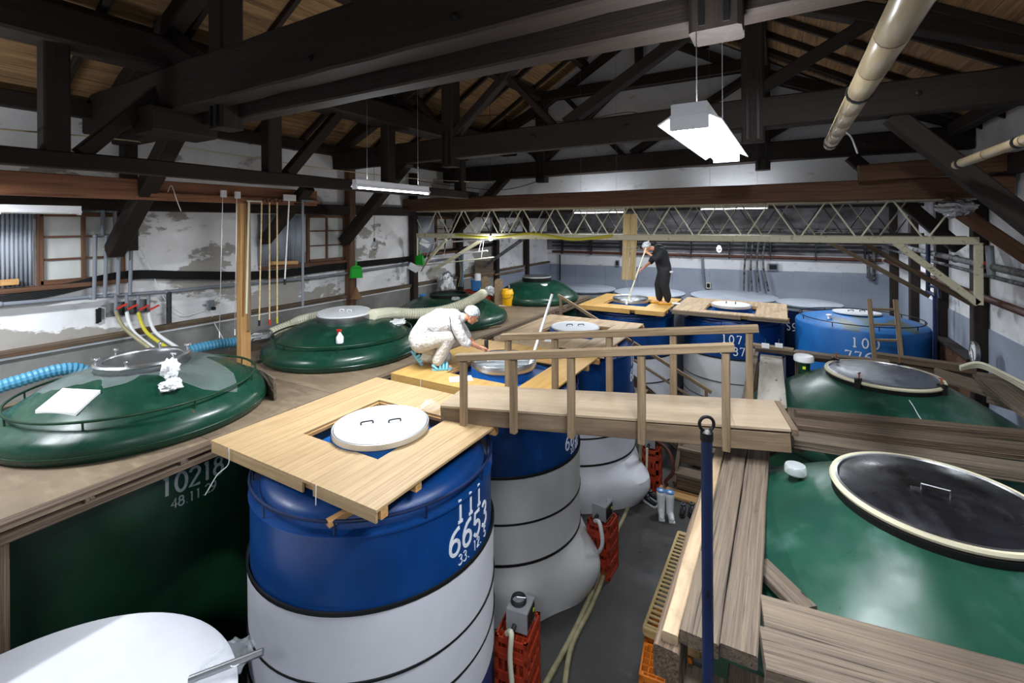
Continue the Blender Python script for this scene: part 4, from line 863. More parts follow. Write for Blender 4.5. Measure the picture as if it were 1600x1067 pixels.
def crumple(name, c, s, mat, seed, amp=.3, n=22, freq=2.2, **k):
    mb = MB().ball((0, 0, 0), 1, n); out = []
    for p in mb.v:
        q = p.normalized(); d = 1 + amp*mnoise.noise(q*freq+V((seed, 0, 0))) + amp*.6*mnoise.noise(q*freq*2.7+V((0, seed, 0)))
        out.append(V((q.x*s[0]*d, q.y*s[1]*d, q.z*s[2]*d)) + V(c))
    mb.v = out; return ob(name, mb, mat, sharp=25, **k)
crumple('plastic_bundle', px(1493, 325, y=8.5), (.2, .12, .12), 'foil', 3, .45, label='crumpled clear plastic bundle wedged on the slanting brace', cat='plastic bag')
# ================================================================== left wall services
LX = XL+.1
cb = root('cable_bundle', px(200, 432, x=LX), 'thick bundle of black cables sagging along the plastered wall', 'cables')
for i in range(6):
    o = (i-2.5)*2.6
    ob('cable', MB().tube(curve([px(-60, 480+o*1.2, x=LX), px(0, 470+o, x=LX), px(100, 451+o, x=LX), px(200, 430+o*.9, x=LX), px(300, 430+o*.8, x=LX), px(420, 429+o*.8, x=LX), px(560, 413+o*.6, x=LX), px(640, 404+o*.5, x=LX), px(700, 392+o*.4, x=LX), px(780, 380+o*.3, x=LX)], 5), .014, 6), 'black', cb)
pipe('wall_pipe', [px(-60, 480, x=LX+.02), px(0, 476, x=LX+.02), px(142, 464, x=LX+.02), px(260, 456, x=LX+.02), px(375, 444, x=LX+.02), px(500, 433, x=LX+.02), px(640, 412, x=LX+.02), px(720, 402, x=LX+.02)], .028, 'pipe_grey', 'grey plastic pipe below the black cables on the plastered wall')
for i, (ut, vt, ul, vl) in enumerate(((160.6, 318, 147, 468), (179.6, 330, 164, 464), (196, 318, 184, 462), (214.5, 336, 203, 461))):
    pipe('riser_pipe', [px(ut, vt, x=LX+.05), px(ut, 366, x=LX+.05), px(ul+(.5 if i else 0)+2, 369, x=LX+.05), px(ul, vl, x=LX+.05)], .024, 'pipe_grey', ('first grey stepped riser pipe from the lattice window', 'second grey stepped riser pipe from the lattice window', 'third grey stepped riser pipe, in front of the window edge', 'fourth grey stepped riser pipe, beside the knee brace')[i], group='stepped riser pipes')
vp = root('wall_valves', px(200, 483, x=LX), 'panel of four tap valves with red levers on the plastered wall', 'valves')
a, b = px(166, 477, x=LX), px(232, 474, x=LX); ob('back_board', MB().bb(LX-.02, LX, a.y, b.y, a.z-.17, a.z+.02), 'pipe_dirty', vp)
hosec = ('hose_olive', 'hose_white', 'hose_yellow', 'hose_white'); hl = ('olive hose from the first wall valve down behind the green dome', 'white hose from the second wall valve down behind the green dome', 'yellowish hose from the third wall valve down behind the green dome', 'white hose from the fourth wall valve down behind the green dome')
hends = ((181, 486, 200, 518, 234, 544), (198, 487, 212, 522, 243, 546), (216, 488, 232, 522, 262, 544), (232, 488, 246, 522, 282, 546))
for i in range(4):
    u, v, u2, v2, u3, v3 = hends[i]; p = px(u, v-6, x=LX+.06)
    vb = ob('valve_body', MB().tube([px(u, v-26, x=LX+.06), px(u, v+2, x=LX+.06)], .022, 10), 'pipe_grey', vp)
    ob('lever', MB().box(p+V((.05, .05, .01)), (.03, .13, .022), Matrix.Rotation(.4, 3, 'X')), 'red_plastic', vb)
    tubeob('valve_hose', [px(u, v, x=LX+.06), px((u+u2)/2-3, (v+v2)/2, x=LX+.1), px(u2, v2, x=LX+.25), px(u3, v3, x=LX+.55)], .024, hosec[i], None, label=hl[i], cat='hose', group='hoses from the wall valves')
pipe('riser_pipe', [px(264, 456, x=LX+.04), px(264, 505, x=LX+.04)], .035, 'pipe_dark', 'dark waste pipe stub beside the valve panel')
for (u, v, l) in ((152, 494, 'left'), (156, 492, 'right')): ob('hinge_plate', MB().box(px(u, v, x=LX-.08), (.02, .03, .2)), 'black_metal', None, 'black iron plate on the white wall, the %s of two' % ('lower' if l == 'left' else 'higher'), 'iron plate')
p = px(329, 477, x=LX-.02); r = root('wall_socket', p, 'small grey wall socket with a dangling wire', 'socket'); ob('case', MB().box(p, (.06, .1, .16)), 'pipe_grey', r); ob('plug', MB().box(p+V((.05, .02, -.05)), (.05, .05, .05)), 'black', r)
tubeob('loose_wire', [px(215, 380, x=LX), px(235, 420, x=LX), px(258, 468, x=LX), px(290, 492, x=LX), px(325, 485, x=LX), px(335, 505, x=LX), px(358, 545, x=LX+.3)], .006, 'hose_white', None, label='thin loose wire draped from the brace to the wall socket', cat='wire')
# reddish beam on its post, with the tools hung from it
RBX = -7.1
rb = root('tool_beam', (RBX, 3.6, 2.05), 'reddish timber beam on a square post, tools hung along it', 'beam')
zt = px(381, 318, x=RBX).z
plank('beam', (RBX, .6, zt+.13), (RBX, px(492, 318, x=RBX).y, zt+.13), .12, .26, 'red_wood', rb); plank('rail_batten', (RBX+.09, px(230, 318, x=RBX).y, zt+.07), (RBX+.09, px(492, 318, x=RBX).y, zt+.07), .05, .06, 'red_wood', rb)
pb = px(381, 560, x=RBX); plank('post', (RBX, pb.y, 2.05), (RBX, pb.y, zt), .14, .15, 'new_wood', rb); plank('post_batten', (RBX+.09, pb.y+.03, 2.6), (RBX+.09, pb.y+.03, zt), .05, .04, 'rail_wood', rb)
TX = RBX+.16
def hung(u, v0, v1, du, r, m, label, head=None, tip=None, cat='pole', name='hung_pole'):
    a, b = px(u, v0, x=TX), px(u+du, v1, x=TX); o = root(name, a, label, cat, 'tools hung on the reddish beam'); ob('shaft', MB().tube([a, b], r, 8), m, o)
    if head == 'box': ob('gauge', MB().box(a+V((.02, 0, .03)), (.04, .07, .1)), 'white_plastic', o)
    if head == 'plate': ob('plate', MB().box(a+V((.01, 0, .0)), (.02, .22, .1)), 'white_plastic', o)
    if head == 'hook': ob('hook', MB().tube(curve([a, a+V((.0, .03, .05)), a+V((0, .07, .05)), a+V((0, .09, .0))]), .008, 6), 'black_metal', o)
    if head == 'tee': ob('cross_handle', MB().tube([a+V((0, -.03, 0)), a+V((0, .2, 0))], r, 8), m, o)
    if tip: ob('tip', MB().tube([b, b+V((0, 0, -.09))], r*1.5, 8), tip, o)
hung(348, 306, 518, -5, .005, 'steel', 'thin steel probe rod with a white gauge, first on the reddish beam', 'box', 'white_plastic'); hung(370, 308, 514, -3, .005, 'steel', 'thin steel probe rod with a white gauge, beside the square post', 'box', 'white_plastic')
hung(389, 314, 490, -4, .014, 'hose_cream', 'long cream pole hung in front of the square post', 'tee'); hung(409, 316, 500, -4, .011, 'pale_wood', 'pale wooden pole with a dark tip, next to the post', 'hook', 'black'); hung(421, 316, 499, 0, .011, 'pale_wood', 'pale wooden pole with a red tip', 'hook', 'red_plastic')
hung(433, 316, 496, 0, .011, 'pale_wood', 'pale wooden pole with a yellow tip', 'hook', 'hose_yellow'); hung(452, 309, 436, -7, .012, 'hose_white', 'white scraper with a rectangular head and dark grip', 'plate', 'black'); hung(473, 313, 479, 0, .02, 'pipe_grey', 'grey plastic T-shaped pipe hung at the end of the beam', 'tee')
tubeob('loose_wire', [px(262, 300, x=TX), px(268, 290, x=TX), px(276, 312, x=TX), px(283, 330, x=TX)], .005, 'hose_white', None, label='short white wire looped over the reddish beam', cat='wire')
# dustpans, broom, scrapers near the girder end
def dustpan(p, yaw, label, hang=None):
    p = V(p); o = root('dustpan', p, label, 'dustpan', 'green dustpans'); R = Matrix.Rotation(yaw, 3, 'Z')
    def T(x, y, z): return p + R @ V((x, y, z))
    mb = MB(); pts = [(-.13, -.22), (.13, -.22), (.11, .0), (.05, .04), (-.05, .04), (-.11, .0)]
    mb.add([T(x, 0, z) for x, z in pts] + [T(x, -.012, z) for x, z in pts], [(0, 1, 2, 3, 4, 5), (11, 10, 9, 8, 7, 6)] + [(i, (i+1) % 6, 6+(i+1) % 6, 6+i) for i in range(6)])
    for a, b in (((-.13, -.22), (-.11, 0)), ((.13, -.22), (.11, 0)), ((-.11, 0), (.11, 0))):
        mb.hexa([T(a[0], 0, a[1]), T(b[0], 0, b[1]), T(b[0], -.05, b[1]), T(a[0], -.05, a[1])], [T(a[0]*.93, 0, a[1]*.93-.004), T(b[0]*.93, 0, b[1]*.93-.004), T(b[0]*.93, -.05, b[1]*.93-.004), T(a[0]*.93, -.05, a[1]*.93-.004)])
    ob('pan', mb, 'green_plastic', o); ob('handle', MB().tube([T(0, -.01, .03), T(0, -.01, .15)], .016, 8), 'green_plastic', o)
    ob('hook', MB().tube(curve([T(0, 0, .14), T(.02, 0, .2), T(-.01, 0, .26)] + ([V(hang)] if hang else [])), .004, 5), 'steel_dull', o)
dustpan(px(557, 418, x=-7.75), YAW+.1, 'green dustpan hanging above a hand broom by the timber post', px(557, 376, x=-7.75)); dustpan(px(657, 400, y=8.75), YAW-.6, 'green dustpan hanging at the end of the cream girder', px(657, 371, y=8.97))
p = px(556, 440, x=-7.8); o = root('hand_broom', p, 'small straw hand broom hanging under the green dustpan', 'broom'); ob('handle', MB().tube([p+V((0, 0, .1)), p+V((0, 0, -.14))], .012, 8), 'black', o); ob('hanging_cord', MB().tube([p+V((0, 0, .1)), p+V((-.02, 0, 1.05))], .003, 5), 'cord_white', o)
ob('bristles', MB().lathe([(.02, -.12), (.05, -.2), (.13, -.36), (.11, -.37), (0, -.36)], p, 14), 'broom_straw', o)
def scraper(a, b, plate_at, ps, label, m='white_plastic'):
    a, b = V(a), V(b); o = root('long_scraper', a, label, 'scraper', 'scrapers hung under the girder'); ob('shaft', MB().tube([a, b], .014, 8), m, o)
    for t in (.25, .85): q = a.lerp(b, t); ob('hanging_cord', MB().tube([q, V((q.x, 8.97, 3.9))], .003, 5), 'cord_white', o)
    if ps: ob('blade', MB().box(V(plate_at), ps, Matrix.Rotation(YAW, 3, 'Z') @ Matrix.Rotation(.5, 3, 'Y')), 'white_plastic', o)
scraper(px(668, 380, y=8.72), px(800, 372, y=8.72), px(664, 380, y=8.7), (.24, .02, .15), 'white scraper laid level under the girder, square blade outward')
scraper(px(658, 424, y=8.6), px(672, 400, y=8.6), px(646, 418, y=8.58), (.24, .02, .17), 'white scraper hanging tilted beside the green dustpan', 'rail_wood'); scraper(px(672, 402, y=8.8), px(762, 392, y=8.8), None, None, 'plain white rod hung under the girder'); scraper(px(650, 416, y=8.85), px(772, 402, y=8.85), None, None, 'plain cream rod hung lowest under the girder', 'hose_cream')
# corrugated hoses
def ribbed(pts, r, m, label, pitch=.05, name='ribbed_hose'):
    c = curve(pts, 40); out = [c[0]]; acc = 0; res = []
    L = [0]
    for a, b in zip(c[:-1], c[1:]): L.append(L[-1]+(b-a).length)
    n = int(L[-1]/(pitch/2)); j = 0
    for i in range(n+1):
        s = L[-1]*i/n
        while j < len(L)-2 and L[j+1] < s: j += 1
        t = (s-L[j])/max(1e-9, L[j+1]-L[j]); res.append(c[j].lerp(c[j+1], t))
    return ob(name, MB().tube(res, [r*(1.07 if i % 2 else .9) for i in range(len(res))], 12), m, None, label, 'hose', 'ribbed suction hoses', sharp=15)
HX = -7.78
ribbed([(HX, .2, 2.16), px(0, 604, x=HX), px(110, 576, x=HX), (HX, 2.7, 2.16), px(300, 546, x=HX), px(386, 532, x=HX)], .075, 'hose_blue', 'blue ribbed hose running along the plinth behind the green domes')
a = px(386, 532, x=HX); b = px(424, 521, x=HX)
crumple('foil_sleeve', (a+b)/2, (.1, .34, .1), 'foil', 9, .2, label='silver foil wrapped round the hose joint behind the post', cat='foil')
ribbed([px(424, 520, x=HX), px(455, 507, x=HX), px(475, 499, x=HX+.3), (-6.95, 5.5, 2.62)], .085, 'hose_cream', 'short cream ribbed hose ending at the tilted white lid')
ribbed([(-6.02, 5.62, 2.66), px(612, 489, y=6.3), px(650, 490, y=6.75), px(690, 486, y=7.2), px(725, 475, y=7.65), px(745, 465, y=8.05), px(754, 459, y=8.5)], .1, 'hose_cream', 'thick cream ribbed hose lying across the third green dome', .045)
# ropes and bamboo under the roof
tubeob('yellow_rope', [px(-20, 200, y=1.2), px(225, 222, y=3.0), px(400, 247, y=4.8), px(520, 265, y=6.0), px(660, 280, y=7.6), px(770, 285, y=9.0)], .008, 'rope', None, label='thin yellow rope strung under the roof beams', cat='rope')
def bamboo(a, b, r, label):
    a, b = V(a), V(b); o = root('bamboo_pole', a, label, 'pole', 'bamboo poles under the roof'); n = int((b-a).length/.45); d = (b-a).normalized()
    for i in range(n):
        p, q = a.lerp(b, i/n), a.lerp(b, (i+1)/n); m = MB().tube([p, p+d*.01, p.lerp(q, .5), q-d*.012, q], [r*.93, r*1.0, r*.985, r*1.0, r*.93], 14)
        ob('cane_segment', m, 'bamboo', o)
        if i: ob('node_ring', MB().tube([p-d*.006, p+d*.006], r*.99, 14), 'brown_wood', o)
    for t in (.06, .62):
        p = a.lerp(b, t); ob('lashing', MB().tube([p-d*.02+V((0, 0, 0)), p+d*.02], r*1.12, 12), 'black', o)
    return o
bamboo(px(1297, 226, y=5.44), px(1447, -40, y=1.62), .056, 'thick shiny bamboo pole slung under the roof, pointing at the camera')
bamboo(px(1494, 258, y=6.3), px(1680, 190, y=4.7), .045, 'thin bamboo pole lashed under the roof by the white wall')
tubeob('roof_cable', [px(1318, 205, y=5.2), px(1330, 215, y=5.2), px(1340, 240, y=5.2)], .008, 'steel_dull', None, label='short grey cable end dangling by the bamboo pole', cat='cable')
tubeob('roof_cable', [px(690, 200, y=9), px(760, 180, y=9), px(880, 190, y=9), px(985, 175, y=9), px(1000, 190, y=9)], .008, 'black', None, label='black cable looped across the far truss', cat='cable')
tubeob('roof_cable', [px(640, 280, y=9), px(720, 292, y=9), px(790, 296, y=9), px(850, 280, y=9)], .008, 'black', None, label='black cable sagging under the strapped queen post', cat='cable')
# ================================================================== people
def limb(mb, pts, rs, n=14):
    pts = [V(p) for p in pts]; mb.tube(pts, list(rs), n)
    for p, r in zip(pts, rs): mb.ball(p, r*.995, n)
    return mb
def blob(name, mb, voxel, mat, par, smooth=3, **k):
    me = bpy.data.meshes.new(name+'_raw'); me.from_pydata([tuple(p) for p in mb.v], [], mb.f); me.update()
    bm = bmesh.new(); bm.from_mesh(me); bmesh.ops.recalc_face_normals(bm, faces=bm.faces); bm.to_mesh(me); bm.free()
    t = bpy.data.objects.new(name+'_raw', me); COL.objects.link(t)
    r = t.modifiers.new('r', 'REMESH'); r.mode = 'VOXEL'; r.voxel_size = voxel
    if smooth: s = t.modifiers.new('s', 'SMOOTH'); s.iterations = smooth; s.factor = .5
    dg = bpy.context.evaluated_depsgraph_get(); m2 = bpy.data.meshes.new_from_object(t.evaluated_get(dg))
    out = MB(); out.v = [v.co.copy() for v in m2.vertices]; out.f = [tuple(p.vertices) for p in m2.polygons]
    bpy.data.objects.remove(t); bpy.data.meshes.remove(me); bpy.data.meshes.remove(m2)
    return ob(name, out, mat, par, sharp=180, **k)
def hand(mb, wrist, fwd, up, thumb_side, curl=.5, spread=1.0):
    """palm, four unequal bent fingers and a thumb leaving the side of the palm"""
    w = V(wrist); f = V(fwd).normalized(); u = V(up); u = (u-f*u.dot(f)).normalized(); s = f.cross(u)*thumb_side
    limb(mb, [w, w+f*.03], [.026, .026], 10)
    for k in (-1.5, -.5, .5, 1.5): limb(mb, [w+f*.02+s*k*.012, w+f*.085+s*k*.02], [.017, .014], 8)
    for k, l in ((1.5, .07), (.5, .08), (-.5, .074), (-1.5, .058)):
        b = w+f*.088+s*k*.021*spread; d1 = (f*math.cos(curl*.6) - u*math.sin(curl*.6)); d2 = (f*math.cos(curl*1.7) - u*math.sin(curl*1.7)); d3 = (f*math.cos(curl*2.7) - u*math.sin(curl*2.7))
        p1 = b+d1*l*.45; p2 = p1+d2*l*.32; p3 = p2+d3*l*.25
        limb(mb, [b, p1, p2, p3], [.0105, .0098, .0092, .008], 8)
    b = w+f*.03+s*.028; d = (f*.55+s*.75-u*.3*curl).normalized(); p1 = b+d*.042; p2 = p1+(d*.6+f*.5-u*.4*curl).normalized()*.032
    limb(mb, [b, p1, p2], [.0145, .0115, .0095], 8)
def head(mb, c, fwd, up):
    c = V(c); f = V(fwd).normalized(); u = V(up); u = (u-f*u.dot(f)).normalized(); s = u.cross(f)
    mb.ball(c+u*.035-f*.012, .093, 18, (1, 1, 1)); mb.ball(c+f*.022-u*.01, .076, 16); mb.ball(c+f*.03-u*.06, .052, 14); mb.ball(c+f*.06-u*.083, .027, 10)
    limb(mb, [c+f*.088+u*.012, c+f*.108-u*.022], [.010, .015], 8); mb.ball(c+f*.086-u*.052, .02, 10, (1, 1, .7)); limb(mb, [c+f*.082+u*.03-s*.035, c+f*.082+u*.03+s*.035], [.014, .014], 8)
    for k in (-1, 1): limb(mb, [c+s*k*.082+u*.02-f*.01, c+s*k*.088-u*.025-f*.008], [.014, .012], 8)
    return f, u, s
def face_bits(par, c, f, u, s, mask=False):
    c = V(c)
    for k in (-1, 1): ob('eye', MB().ball(c+f*.086+s*k*.031+u*.01, .0095, 8), 'black', par)
    ob('mouth', MB().tube([c+f*.098-s*.02-u*.052, c+f*.104-u*.053, c+f*.098+s*.02-u*.052], .004, 6), 'red_wood', par)
def hairnet(par, c, f, u, s, r=.112):
    mb = MB().ball((0, 0, 0), 1, 22); keep = []; c = V(c)+u*.035-f*.015
    for i, p in enumerate(mb.v):
        q = s*p.x*.93 + f*p.y*1.05 + u*p.z*.98
        lim = -.38+.62*max(0, p.y)     # the brim rises over the forehead
        if p.z < lim: q = s*p.x*.9 + f*p.y*.98 + u*lim
        mb.v[i] = c + q*r*(1+.04*mnoise.noise(p*4))
    return ob('hairnet', mb, 'hairnet', par, 'thin white hair net', sharp=180)

# ---- man in white crouching at the open tank
def crouching():
    o = px(690, 574, z=2.16); yaw = YAW+.12; R = Matrix.Rotation(yaw, 3, 'Z')
    r = root('person', o, 'man in white work clothes and hair net crouching at an open tank', 'person')
    T = lambda x, y, z: o + R @ V((x, y, z))
    P = lambda *a: [T(*q) for q in a]
    f0 = R @ V((.83, -.05, -.55)); u0 = R @ V((.5, 0, .86)); hc = T(.43, -.01, .73)
    b = MB()
    limb(b, P((-.27, 0, .42), (-.16, 0, .58), (.04, 0, .66), (.2, 0, .68)), [.13, .125, .135, .11])
    limb(b, P((.2, 0, .68), (.32, 0, .70), (.39, 0, .715)), [.07, .055, .052])
    f, u, s = head(b, hc, f0, u0)
    for sg, pts in ((-1, ((.19, -.17, .66), (.31, -.21, .42), (.53, -.12, .305))), (1, ((.21, .16, .66), (.36, .2, .40), (.52, .1, .245)))):
        limb(b, P(*pts), [.052, .042, .029]); limb(b, P((.15, 0, .67), pts[0]), [.09, .06])
    hand(b, T(.53, -.12, .305), R @ V((.9, .25, -.28)), R @ V((.2, .3, .9)), 1, .55); hand(b, T(.52, .1, .245), R @ V((.95, -.1, -.2)), R @ V((0, -.5, .85)), -1, .7)
    limb(b, P((-.25, -.09, .4), (.1, -.12, .47), (-.05, -.11, .1)), [.095, .06, .04]); limb(b, P((-.25, .09, .38), (.05, .13, .1), (-.3, .11, .17)), [.095, .06, .04])
    limb(b, P((-.06, -.11, .06), (.06, -.11, .045), (.12, -.11, .035)), [.04, .036, .026]); limb(b, P((-.36, .11, .18), (-.31, .11, .08), (-.28, .11, .035)), [.036, .034, .026])
    body = blob('body', b, .0075, 'skin', r, 2)
    face_bits(r, hc, f, u, s); hairnet(r, hc, f, u, s)
    j = MB()
    limb(j, P((-.3, 0, .46), (-.2, 0, .6), (-.02, 0, .68), (.16, 0, .69), (.25, 0, .69)), [.15, .155, .165, .145, .09], 18)
    limb(j, P((-.05, -.07, .62), (.15, -.08, .64)), [.13, .11]); limb(j, P((-.05, .07, .62), (.15, .08, .64)), [.13, .11])
    limb(j, P((.12, -.1, .67), (.2, -.175, .64), (.27, -.205, .5), (.325, -.205, .405), (.36, -.195, .385)), [.1, .088, .074, .068, .066]); limb(j, P((.12, .1, .67), (.21, .165, .64), (.3, .2, .5), (.37, .19, .39)), [.1, .088, .074, .068])
    limb(j, P((.16, 0, .6), (.22, 0, .47)), [.1, .05]); limb(j, P((.24, 0, .7), (.3, 0, .705)), [.078, .066])
    jk = blob('work_jacket', j, .011, 'jumpsuit', r, 3)
    for a, bb in (((.12, -.2, .76), (.14, -.265, .6)), ((.14, -.265, .6), (.2, -.26, .45))): ob('dark_piping', MB().tube(P(a, bb), .006, 6), 'pipe_dark', jk)
    t = MB()
    limb(t, P((-.3, 0, .42), (-.22, 0, .47)), [.165, .165], 18); limb(t, P((-.29, -.07, .38), (-.05, -.11, .45), (.1, -.125, .465), (.125, -.125, .44)), [.145, .125, .098, .09], 16)
    limb(t, P((.1, -.125, .45), (.03, -.12, .28), (-.045, -.11, .13)), [.098, .088, .082], 16); limb(t, P((-.29, .07, .36), (-.08, .12, .24), (.06, .135, .11)), [.14, .12, .09], 16); limb(t, P((.06, .135, .11), (-.1, .13, .115), (-.24, .115, .13)), [.09, .09, .085], 16)
    ob('jacket_pocket', MB().tube(P((-.2, -.15, .62), (-.11, -.17, .56)), .005, 6), 'pipe_grey', jk)
    ob('trouser_pocket', MB().tube(P((-.2, -.195, .5), (-.165, -.21, .42)), .005, 6), 'pipe_dark', r)
    blob('work_trousers', t, .011, 'trousers_grey', r, 3)
    for sg, pts in ((-1, ((-.05, -.11, .14), (-.06, -.11, .07), (.03, -.11, .055))), (1, ((-.25, .11, .15), (-.34, .11, .19), (-.33, .11, .12)))): blob('sock', limb(MB(), P(*pts), [.05, .052, .048]), .009, 'black_cloth', r, 2)
    def slipper(a, bq, upv, m='slipper_blue'):
        mb = MB(); d = (T(*bq)-T(*a)); L = d.length; X = d.normalized(); Z = R @ V(upv); Z = (Z-X*Z.dot(X)).normalized(); Y = Z.cross(X); c = T(*a)
        sh = MB(); n = 14; out = [(L*(.5-.5*math.cos(PI*i/n)), .045*math.sin(PI*min(1, max(0, i/n)))**.5+.004) for i in range(n+1)]
        loop = [(x, y) for x, y in out] + [(x, -y) for x, y in reversed(out)]
        k = len(loop); sh.add([c+X*x+Y*y for x, y in loop] + [c+X*x+Y*y+Z*.028 for x, y in loop], [tuple(range(k))[::-1], tuple(range(k, 2*k))] + [(i, (i+1) % k, k+(i+1) % k, k+i) for i in range(k)])
        so = ob('slipper', sh, m, r, 'light blue plastic slipper')
        for t in (.42, .58, .74):
            ob('strap', MB().tube(curve([c+X*L*t-Y*.045+Z*.02, c+X*L*t-Y*.036+Z*.075, c+X*L*t+Z*.088, c+X*L*t+Y*.036+Z*.075, c+X*L*t+Y*.045+Z*.02], 4), .02, 8), m, so)
        ob('heel_cup', MB().tube(curve([c+X*L*.28-Y*.042+Z*.02, c+X*L*.12-Y*.036+Z*.06, c+X*.01+Z*.065, c+X*L*.12+Y*.036+Z*.06, c+X*L*.28+Y*.042+Z*.02], 4), .018, 8), m, so)
    slipper((-.13, -.11, .002), (.15, -.11, .002), (0, 0, 1)); slipper((-.44, .11, .22), (-.285, .11, .0), (.75, 0, .5))
    return r, T
cr, CT = crouching()
def sampling():
    o = root('sampling_bottle', CT(.61, -.06, .3), 'black sampling bottle held over the tank by the crouching man', 'bottle')
    p = CT(.635, -.07, .30); ob('bottle', MB().lathe([(.022, -.05), (.03, -.04), (.03, .07), (.02, .09), (.012, .1), (.012, .12), (0, .12)], p, 16), 'black', o); ob('sinker_line', MB().tube([p+V((0, 0, -.05)), p+V((.02, .0, -.2))], .003, 5), 'steel', o)
sampling()
# ---- man in black standing and stirring
def standing():
    o = px(1038, 475, z=2.16); yaw = YAW+PI-.12; R = Matrix.Rotation(yaw, 3, 'Z')
    r = root('person', o, 'man in black clothes and hair net standing to stir a tank with a long pole', 'person')
    T = lambda x, y, z: o + R @ V((x, y, z)); P = lambda *a: [T(*q) for q in a]
    f0 = R @ V((.8, 0, -.6)); u0 = R @ V((.55, 0, .83)); hc = T(.42, 0, 1.43)
    b = MB()
    limb(b, P((0, 0, .84), (.03, 0, 1.02), (.09, 0, 1.25), (.13, 0, 1.36)), [.13, .12, .14, .11]); limb(b, P((.14, 0, 1.36), (.27, 0, 1.4), (.36, 0, 1.415)), [.07, .056, .054])
    f, u, s = head(b, hc, f0, u0)
    arms = ((1, ((.1, .19, 1.35), (.24, .24, 1.16), (.42, .1, 1.3))), (-1, ((.12, -.19, 1.34), (.28, -.2, 1.06), (.5, -.1, .9))))
    for sg, pts in arms: limb(b, P(*pts), [.052, .043, .029]); limb(b, P((.11, 0, 1.35), pts[0]), [.09, .06])
    hand(b, T(.42, .1, 1.3), R @ V((.65, -.55, .5)), R @ V((.2, .6, .6)), 1, 1.05); hand(b, T(.5, -.1, .9), R @ V((.8, .1, -.55)), R @ V((.5, .0, .8)), 1, .5)
    for sg, x in ((1, -.06), (-1, .1)): limb(b, P((0, sg*.09, .84), (x*.6+.05, sg*.1, .46), (x, sg*.1, .09)), [.098, .062, .042]); limb(b, P((x, sg*.1, .06), (x+.12, sg*.1, .05), (x+.18, sg*.1, .04)), [.042, .038, .03])
    blob('body', b, .0085, 'skin', r, 2); face_bits(r, hc, f, u, s); hairnet(r, hc, f, u, s)
    j = MB(); limb(j, P((.0, 0, .9), (.03, 0, 1.03), (.08, 0, 1.24), (.12, 0, 1.36), (.17, 0, 1.41)), [.18, .18, .185, .155, .09], 18); limb(j, P((-.01, -.06, .84), (-.01, .06, .84)), [.165, .165], 18)
    for k in (-1, 1): limb(j, P((.03, k*.07, 1.0), (.1, k*.08, 1.28)), [.125, .12])
    limb(j, P((.1, .1, 1.35), (.11, .185, 1.34), (.19, .235, 1.2), (.25, .235, 1.16), (.3, .2, 1.19)), [.11, .1, .085, .075, .062]); limb(j, P((.1, -.1, 1.35), (.13, -.19, 1.31), (.22, -.205, 1.16), (.29, -.2, 1.05)), [.11, .1, .085, .07])
    blob('sweatshirt', j, .012, 'black_cloth', r, 3)
    t = MB(); limb(t, P((0, 0, .86), (0, 0, .8)), [.17, .17], 18)
    for sg, x in ((1, -.06), (-1, .1)): limb(t, P((0, sg*.08, .8), (x*.6+.05, sg*.1, .47), (x+.0, sg*.1, .2), (x, sg*.1, .13)), [.15, .115, .095, .075], 16)
    blob('trousers', t, .012, 'black_cloth', r, 3); ob('logo_patch', MB().box(T(.05, .185, .68), (.03, .006, .02), R), 'white_plastic', r); crumple('shirt_hem', (0, 0, 0), (.1, .1, .04), 'white_plastic', 4, .25).matrix_basis = Matrix.Translation(T(-.1, .1, .83)) @ Matrix.Rotation(yaw, 4, 'Z')
    hem = bpy.data.objects['shirt_hem']; hem.parent = r; hem.matrix_parent_inverse = r.matrix_basis.inverted()
    for sg, x in ((1, -.06), (-1, .1)):
        blob('sock', limb(MB(), P((x, sg*.1, .14), (x, sg*.1, .08)), [.05, .05]), .01, 'sock_red' if sg < 0 else 'black_cloth', r, 2)
        blob('sandal', limb(MB(), P((x-.06, sg*.1, .035), (x+.08, sg*.1, .035), (x+.19, sg*.1, .03)), [.045, .046, .036]), .01, 'shoe_yellow', r, 2)
    return r, T
sr_, ST = standing()
a = ST(.36, .06, 1.68) ; b = px(980, 472, z=2.22)
g = root('stirring_pole', b, 'long pale pole the standing man holds into the tank', 'pole'); ob('shaft', MB().tube([a, b], .017, 10), 'hose_cream', g); ob('blade', MB().tube([b, b+(b-a).normalized()*.06], .03, 10), 'white_plastic', g)
g = root('stirring_pole', px(827, 573, z=2.23), 'white pole leaning out of the open tank beside the crouching man', 'pole'); a, b = px(827, 574, z=2.23), V((-3.19, 6.78, 3.06))
ob('shaft', MB().tube([a, b], .021, 12), 'white_plastic', g); ob('cap', MB().tube([b, b+(b-a).normalized()*.03], .024, 10), 'black', g)
# ================================================================== things on and round the left tanks
# hatch of the nearest dome: steel ring with wing nuts
hr = root('steel_hatch', (c1.x, c1.y, h1+.06), 'steel-rimmed glass hatch with wing nuts on the green tank 10218', 'hatch')
hz = h1+.06
ob('ring', MB().lathe([(.36, hz), (.44, hz), (.455, hz+.02), (.44, hz+.04), (.37, hz+.035), (.36, hz)], (c1.x, c1.y, 0), 56), 'steel', hr); ob('glass_pane', MB().lathe([(.365, hz+.012), (.365, hz+.02), (0, hz+.022)], (c1.x, c1.y, 0), 40), 'steel_dull', hr)
for k in range(6):
    a = k*PI/3+.3; p = V((c1.x+.42*math.cos(a), c1.y+.42*math.sin(a), hz+.035))
    s = ob('bolt', MB().tube([p+V((0, 0, -.05)), p+V((0, 0, .07))], .009, 8), 'steel', hr); ob('wing_nut', MB().ball(p+V((0, 0, .05)), .02, 8).box(p+V((0, 0, .06)), (.075, .012, .022), Matrix.Rotation(a, 3, 'Z')), 'steel', s)
